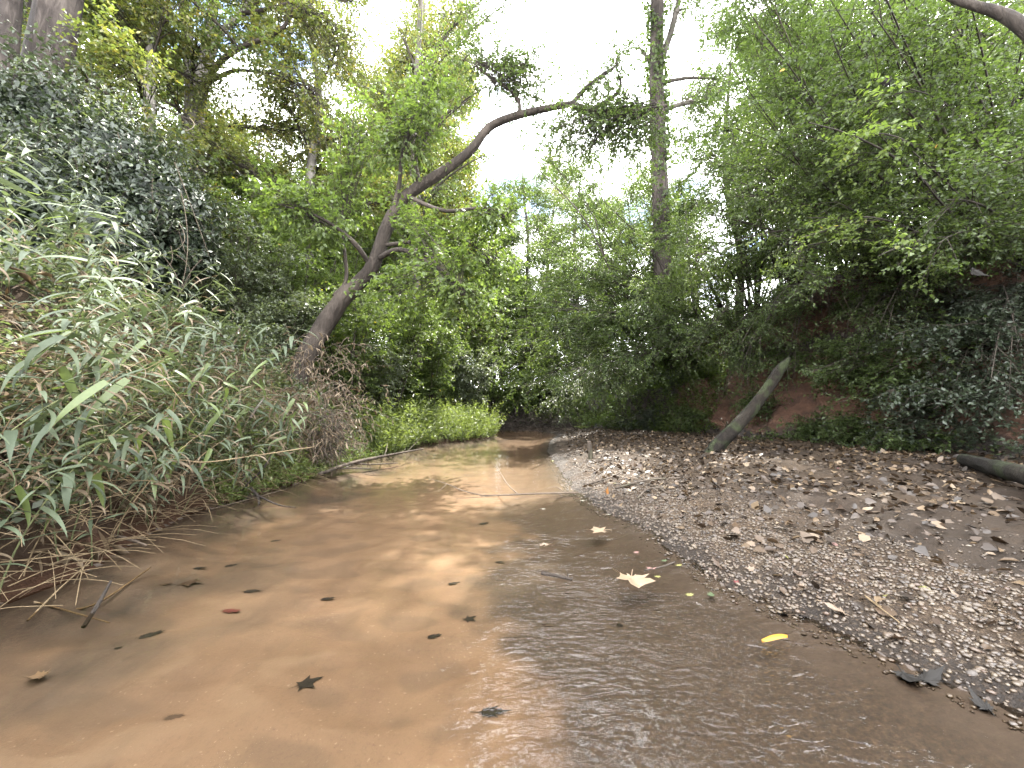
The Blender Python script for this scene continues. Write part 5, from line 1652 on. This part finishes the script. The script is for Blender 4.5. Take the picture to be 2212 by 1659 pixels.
for q_, sz_, kd_, m_, lab_ in LATE:
    put_leaf(q_, sz_, kd_, m_, lab_, name='hanging_leaf', cat='hanging leaf', rot=(1.2 + rng.normal() * .3, rng.normal() * .4, rng.random() * 6), k=1)

# ------------------------------------------------------------------ sticks, logs, stakes
def stick(name, label, cat, pts, radii, mat, group=None, sides=6, twigs=(), rough=.12):
    pts = np.asarray(pts, float)
    root = None
    if twigs:
        root = thing(name, label, cat, pts[0], group)
        mb = MB()
        tube(mb, pts, radii, max(12, len(pts) * 6), sides, rough, .5, 8)
        mb.obj('stem', mat, root)
        for tp, tr in twigs:
            mb = MB()
            tube(mb, tp, tr, max(10, len(tp) * 5), 5, rough, .5, 8)
            mb.obj('twig', mat, root)
        return root
    mb = MB()
    tube(mb, pts, radii, max(12, len(pts) * 6), sides, rough, .5, 8)
    return tag(mb.obj(name, mat), label, cat, group)
g = G
stick('fallen_branch', 'thin forked branch lying across the water from the gravel bar', 'branch',
      [g(1250, 1064, .03), g(1170, 1066, .02), g(1120, 1068, .015), g(1080, 1070, .01), g(1040, 1070, .02)], [.012, .011, .010, .009, .008], 'twig_pale', None, 7,
      [([g(1120, 1068, .015), g(1098, 1048, .06), g(1080, 1020, .13), g(1062, 998, .20)], [.008, .006, .005, .0025]),
       ([g(1040, 1070, .02), g(1000, 1060, .05), g(965, 1045, .08), g(928, 1034, .11)], [.008, .006, .005, .0025]),
       ([g(1222, 1065, .02), g(1200, 1052, .04), g(1180, 1056, .02)], [.006, .004, .002]), ([g(1080, 1070, .012), g(1030, 1074, .006), g(985, 1077, .004)], [.006, .004, .002]),
       ([g(965, 1045, .08), g(955, 1055, .04), g(945, 1062, .01)], [.004, .003, .002])])
stick('stick', 'short dark stick floating in mid stream', 'stick', [g(1170, 1238, .012), g(1200, 1243, .016), g(1236, 1252, .004)], [.012, .011, .008], 'bark_dark', None, 7, [([g(1228, 1250, .005), g(1226, 1243, .02), g(1225, 1236, .035)], [.004, .003, .002])])
stick('stick', 'thin twig floating at the gravel edge by the lime leaf', 'stick', [g(1392, 1232, .006), g(1430, 1224, .01), g(1458, 1214, .02)], [.004, .005, .006], 'twig')
q = hit_land(1276, 992)
stick('wooden_stake', 'short weathered stake standing upright in the far gravel', 'stake', [q + [0, 0, -.1], q + [0, 0, .1], q + [-.02, 0, .26], q + [-.03, 0, .34]], [.05, .048, .045, .035], 'dead_wood', None, 8)
# leaning dead trunk against the clay bank
b0 = hit_land(1540, 975)
b1, _ = on_bank(1690, 795)
tops_ = P(1685, 800, min(b1[1], b0[1]) - .1)
m_ = (b0 + tops_) / 2 + np.array([.05, 0, -.03])
stick('leaning_log', 'bare grey dead trunk leaning against the clay bank', 'dead trunk', [b0 + [-.1, 0, -.25], b0, m_, tops_, tops_ + (tops_ - m_) * .3], [.14, .125, .105, .09, .03], 'bark_black', None, 16, (), .42)
# log at the right edge
a = hit_land(2085, 1003)
b = P(2240, 1062, a[1] - 1.6)
b[2] = max(b[2], zat(b[0], b[1]) + .1)
stick('fallen_log', 'pale fallen log lying at the foot of the bank at the right edge', 'log', [a + [0, 0, .06], (a + b) / 2 + [0, 0, .05], b + [0, 0, .05], b + (b - a) * .5], [.075, .085, .09, .09], 'bark_black', None, 14, (), .3)
for pts, r, lab in [([(1262, 1052, .05), (1318, 1040, .10), (1350, 1026, .14)], .014, 'grey stick curving over the litter by the orange leaf'), ([(1330, 1060, .06), (1400, 1042, .06), (1470, 1038, .07)], .014, 'long stick lying in the litter'), ([(1378, 1082, .06), (1400, 1066, .10), (1440, 1060, .08)], .010, 'thin bent twig in the litter'),
                    ([(1400, 1050, .06), (1426, 1060, .05), (1440, 1070, .05)], .009, 'short twig across the long stick'), ([(1905, 1330, .08), (1870, 1308, .09), (1945, 1358, .05)], .004, 'straight straw lying on the pebbles')]:
    stick('stick', lab, 'stick', [hit_land(u, v) + [0, 0, z * .5] for u, v, z in pts], [r, r * .9, r * .6], 'dead_wood' if r > .005 else 'straw')
# twigs at the left waterline
for pts, r, m, lab in [([(0, 1322, 2.15), (140, 1318, 2.15), (215, 1300, 2.2), (325, 1226, 2.6)], .007, 'straw', 'tan stem angling out of the left bank into the water'), ([(215, 1157, 3.1), (260, 1160, 2.9), (316, 1178, 2.75)], .012, 'twig_pale', 'pale broken twig poking over the water at left'), ([(60, 1340, 1.95), (150, 1252, 2.3), (250, 1170, 2.9)], .005, 'straw', 'thin tan stem crossing the others at the left edge'),
                       ([(0, 1215, 2.2), (90, 1205, 2.3), (188, 1195, 2.4)], .004, 'straw', 'light straw lying level at the left edge'), ([(74, 1300, 2.1), (140, 1318, 2.1), (236, 1345, 2.0)], .005, 'straw', 'pale straw sloping into the water at left'), ([(180, 1355, 1.95), (215, 1300, 2.05), (240, 1255, 2.15)], .010, 'bark_dark', 'dark wet stick standing in the water at left'),
                       ([(0, 838, 3.2), (110, 826, 3.3), (200, 840, 3.4), (365, 832, 3.5)], .006, 'straw', 'long tan cane lying level across the green canes'), ([(185, 842, 3.3), (230, 828, 3.35), (295, 812, 3.4)], .006, 'straw', 'short tan cane forking from the long level cane'), ([(290, 980, 3.3), (400, 995, 3.4), (450, 998, 3.5), (545, 985, 3.7), (680, 965, 4.0)], .006, 'straw', 'long pale cane reaching over the water with bent tip'),
                       ([(72, 845, 3.2), (60, 960, 3.0), (45, 1090, 2.8)], .012, 'straw', 'thick dead cane hanging down the left bank'), ([(370, 945, 3.5), (372, 900, 3.5), (380, 850, 3.5)], .006, 'straw', 'short upright dead cane among the green blades'), ([(540, 905, 4.6), (552, 885, 4.7), (570, 860, 4.9)], .016, 'bark_grey', 'grey stub of wood on the left bank'),
                       ([(10, 995, 2.9), (80, 1025, 2.8), (160, 1030, 2.7)], .006, 'straw', 'broken tan cane low in the left corner'), ([(0, 940, 3.0), (120, 930, 3.1), (210, 905, 3.2)], .004, 'stem_green', 'green cane stem leaning across the left edge'), ([(340, 800, 3.8), (380, 850, 3.7), (425, 905, 3.6)], .004, 'straw', 'thin tan stem slanting down among the canes')]:
    stick('dead_cane' if m == 'straw' else 'stick', lab, 'dead cane' if m == 'straw' else 'stick', px_path(pts), [r, r * .95, r * .6], m, 'dead canes and sticks of the left bank', 6)
stick('forked_stick', 'forked grey stick standing at the left waterline', 'stick', px_path([(560, 1090, 4.3), (556, 1070, 4.4), (530, 1040, 4.6), (520, 1000, 4.8)]), [.012, .016, .014, .008], 'bark_dark', None, 7,
      [(px_path([(556, 1070, 4.4), (600, 1090, 4.2), (640, 1096, 4.1)]), [.012, .009, .004]), (px_path([(520, 1060, 4.5), (570, 1010, 4.6), (590, 975, 4.8)]), [.013, .012, .007])])
stick('stick', 'thin stick lying in the water along the left bank', 'stick', [g(455, 1100, .01), g(540, 1078, .012), g(620, 1056, .015)], [.006, .006, .004], 'twig_pale')
stick('driftwood_branch', 'drift branch lying along the left waterline before the grass', 'branch', [g(690, 1024, .06), g(760, 1000, .12), g(830, 985, .14), g(915, 969, .12)], [.03, .028, .025, .012], 'dead_wood', None, 8,
      [([g(760, 1000, .1), g(800, 1003, .06), g(860, 1000, .03)], [.02, .015, .008]), ([g(700, 1020, .08), g(740, 1012, .06), g(800, 1012, .03)], [.02, .016, .01]), ([g(830, 985, .14), g(836, 965, .25), g(838, 935, .42)], [.012, .01, .006]), ([g(880, 975, .1), g(905, 950, .25), g(925, 930, .4)], [.008, .006, .004])])

# tangle of dead vines and canes at the turn of the left bank
def tangle(name, lab, cat, centres, n, L, r, mat, down=.5, leaf=0):
    root = thing(name, lab, cat, centres[0][0])
    mb, lf = MB(), MB()
    for c, s in centres:
        p = c + rng.normal(size=(n, 3)) * np.asarray(s)
        d = unit(rng.normal(size=(n, 3)) * np.array([1, .7, .6]) + np.array([.25, -.2, -down]))
        l = (L[0] + (L[1] - L[0]) * rng.random(n))[:, None]
        e = p + d * l
        gz = land(e[:, 0], e[:, 1])[0]
        e[:, 2] = np.maximum(e[:, 2], np.maximum(gz, 0) + .01)
        m = (p + e) / 2 + rng.normal(size=(n, 3)) * l * .14 + np.array([0, 0, .18]) * l
        B = [p, m, e]
        beztubes(mb, B, r * (.5 + rng.random(n)), r * .4, 6, 4)
        if leaf:
            leaves_on(lf, B, leaf, .1, dict(L=.12, W=.018, shape='o6', hang=.8, tint=(0, 1)))
    o = mb.obj('stems', mat, root, kind='stuff')
    if lf.n:
        lf.obj('dry_leaves', 'dry_leaf', root, smooth=False, kind='stuff')
    return root
tangle('dead_vine_tangle', 'brown tangle of dead vines and canes right of the canes on the left bank', 'dead vines', [(P(700, 850, 6.6), (.34, .35, .26)), (P(670, 770, 7.2), (.5, .4, .2)), (P(715, 920, 6.4), (.2, .3, .2)), (P(630, 870, 6.2), (.4, .35, .28)), (P(560, 900, 5.6), (.4, .35, .2))], 64, (.25, .85), .005, 'twig_pale', .5, 4)
tangle('flood_debris', 'heap of dark flood debris packed against the left bank', 'debris', [(P(690, 965, 6.5), (.16, .15, .14)), (P(712, 920, 6.5), (.12, .12, .16))], 140, (.2, .55), .008, 'dead_wood', 1.2)
tangle('brush_pile', 'dark brush pile blocking the far end of the creek', 'brush pile', [(P(1150, 912, 18.5), (.8, .4, .18)), (P(1200, 918, 18.0), (.4, .4, .15)), (P(1110, 918, 18.8), (.4, .4, .15))], 70, (.5, 1.5), .016, 'bark_dark', .15)
tangle('root_tangle', 'exposed roots hanging in the undercut of the clay bank', 'roots', [(on_bank(1700, 690)[0] + [-.15, 0, .1], (.3, .4, .12)), (on_bank(1800, 660)[0] + [-.15, 0, .1], (.3, .4, .12)), (on_bank(1620, 730)[0] + [-.1, 0, .1], (.3, .3, .1))], 36, (.3, .9), .007, 'twig_pale', .9)
# bare branching shrub before the undercut
q = on_bank(1860, 740)[0] + np.array([-.35, -.1, 0])
Y = q[1]
stick('bare_shrub', 'bare pale twigs forking before the clay undercut', 'shrub', [P(1885, 790, Y), P(1868, 735, Y), P(1850, 700, Y), P(1822, 640, Y)], [.016, .014, .012, .006], 'twig_pale', None, 6,
      [([P(1868, 735, Y), P(1886, 700, Y), P(1872, 676, Y)], [.011, .009, .004]), ([P(1850, 700, Y), P(1815, 655, Y), P(1795, 610, Y)], [.009, .007, .003]), ([P(1886, 700, Y), P(1920, 694, Y), P(1950, 690, Y)], [.007, .005, .002]), ([P(1822, 640, Y), P(1770, 650, Y), P(1735, 645, Y)], [.006, .004, .002])])

# ------------------------------------------------------------------ ferns at the foot of the far bank
def fern(u, v, sc, lab):
    try:
        b = hit_land(u, v)
        q, _ = on_bank(u, v)
        if q[1] < b[1]:
            b = q
    except Exception:
        return
    root = thing('fern', lab, 'fern', b, 'ferns at the foot of the bank')
    st = MB()
    n = 11
    a = np.arange(n) * 2.4 + rng.random(n)
    L = sc * (.8 + .4 * rng.random(n))
    e = b + np.stack([np.cos(a) * L, np.sin(a) * L, .35 * L], -1)
    m = b + np.stack([np.cos(a) * L * .5, np.sin(a) * L * .5, .75 * L], -1)
    B = [np.repeat(b[None], n, 0), m, e]
    for i in range(n):
        mb = MB()
        Bi = [x[i:i + 1] for x in B]
        beztubes(mb, Bi, .004, .002, 8, 3, .3)
        t = np.repeat(np.linspace(.15, 1, 18), 2)
        p = bz([x[0] for x in Bi], t)
        tg = bzt([x[0] for x in Bi], t)
        sd = unit(np.cross(tg, np.array([0, 0, 1.0]))) * np.where(np.arange(36) % 2, 1, -1)[:, None]
        w = np.sin(math.pi * np.clip(t * .85 + .12, 0, 1))
        for j in range(36):
            leaves(mb, p[j:j+1], sd[j:j+1] + tg[j:j+1] * .45, np.array([[0, 0, 1.0]]), L[i] * .26 * w[j] + .01, L[i] * .05, np.array([.3 + .6 * rng.random()]), 'o4', 0)
        mb.obj('frond', 'grass_bright', root, smooth=False)
fern(1347, 915, .55, 'bright fern at the foot of the far right bank')
fern(1255, 920, .5, 'small fern beside the far gravel left of the bright fern')
fern(1440, 905, .5, 'shaded fern at the foot of the bank behind the gravel')
# single grass tuft on the left bank
q = hit_land(735, 905)
root = thing('grass_tuft', 'clump of arching green grass blades before the dead vine tangle', 'grass clump', hit_land(545, 1010))
b = np.array(root.location)
for i in range(16):
    a = rng.random() * 6.283
    L = .3 + .35 * rng.random()
    mb = MB()
    t = np.linspace(0, 1, 8)
    B = [b, b + np.array([math.cos(a) * L * .25, math.sin(a) * L * .25, L * .9]), b + np.array([math.cos(a) * L * .8, math.sin(a) * L * .8, L * .45])]
    p = bz(B, t)
    sd = np.array([-math.sin(a), math.cos(a), 0]) * .007
    w = (1 - t)[:, None] ** .6
    v = np.stack([p - sd * w, p + sd * w], 1).reshape(-1, 3)
    mb.add(v, [(2 * k, 2 * k + 1, 2 * k + 3, 2 * k + 2) for k in range(7)], None, rng.random())
    mb.obj('blade', 'grass_bright', root)
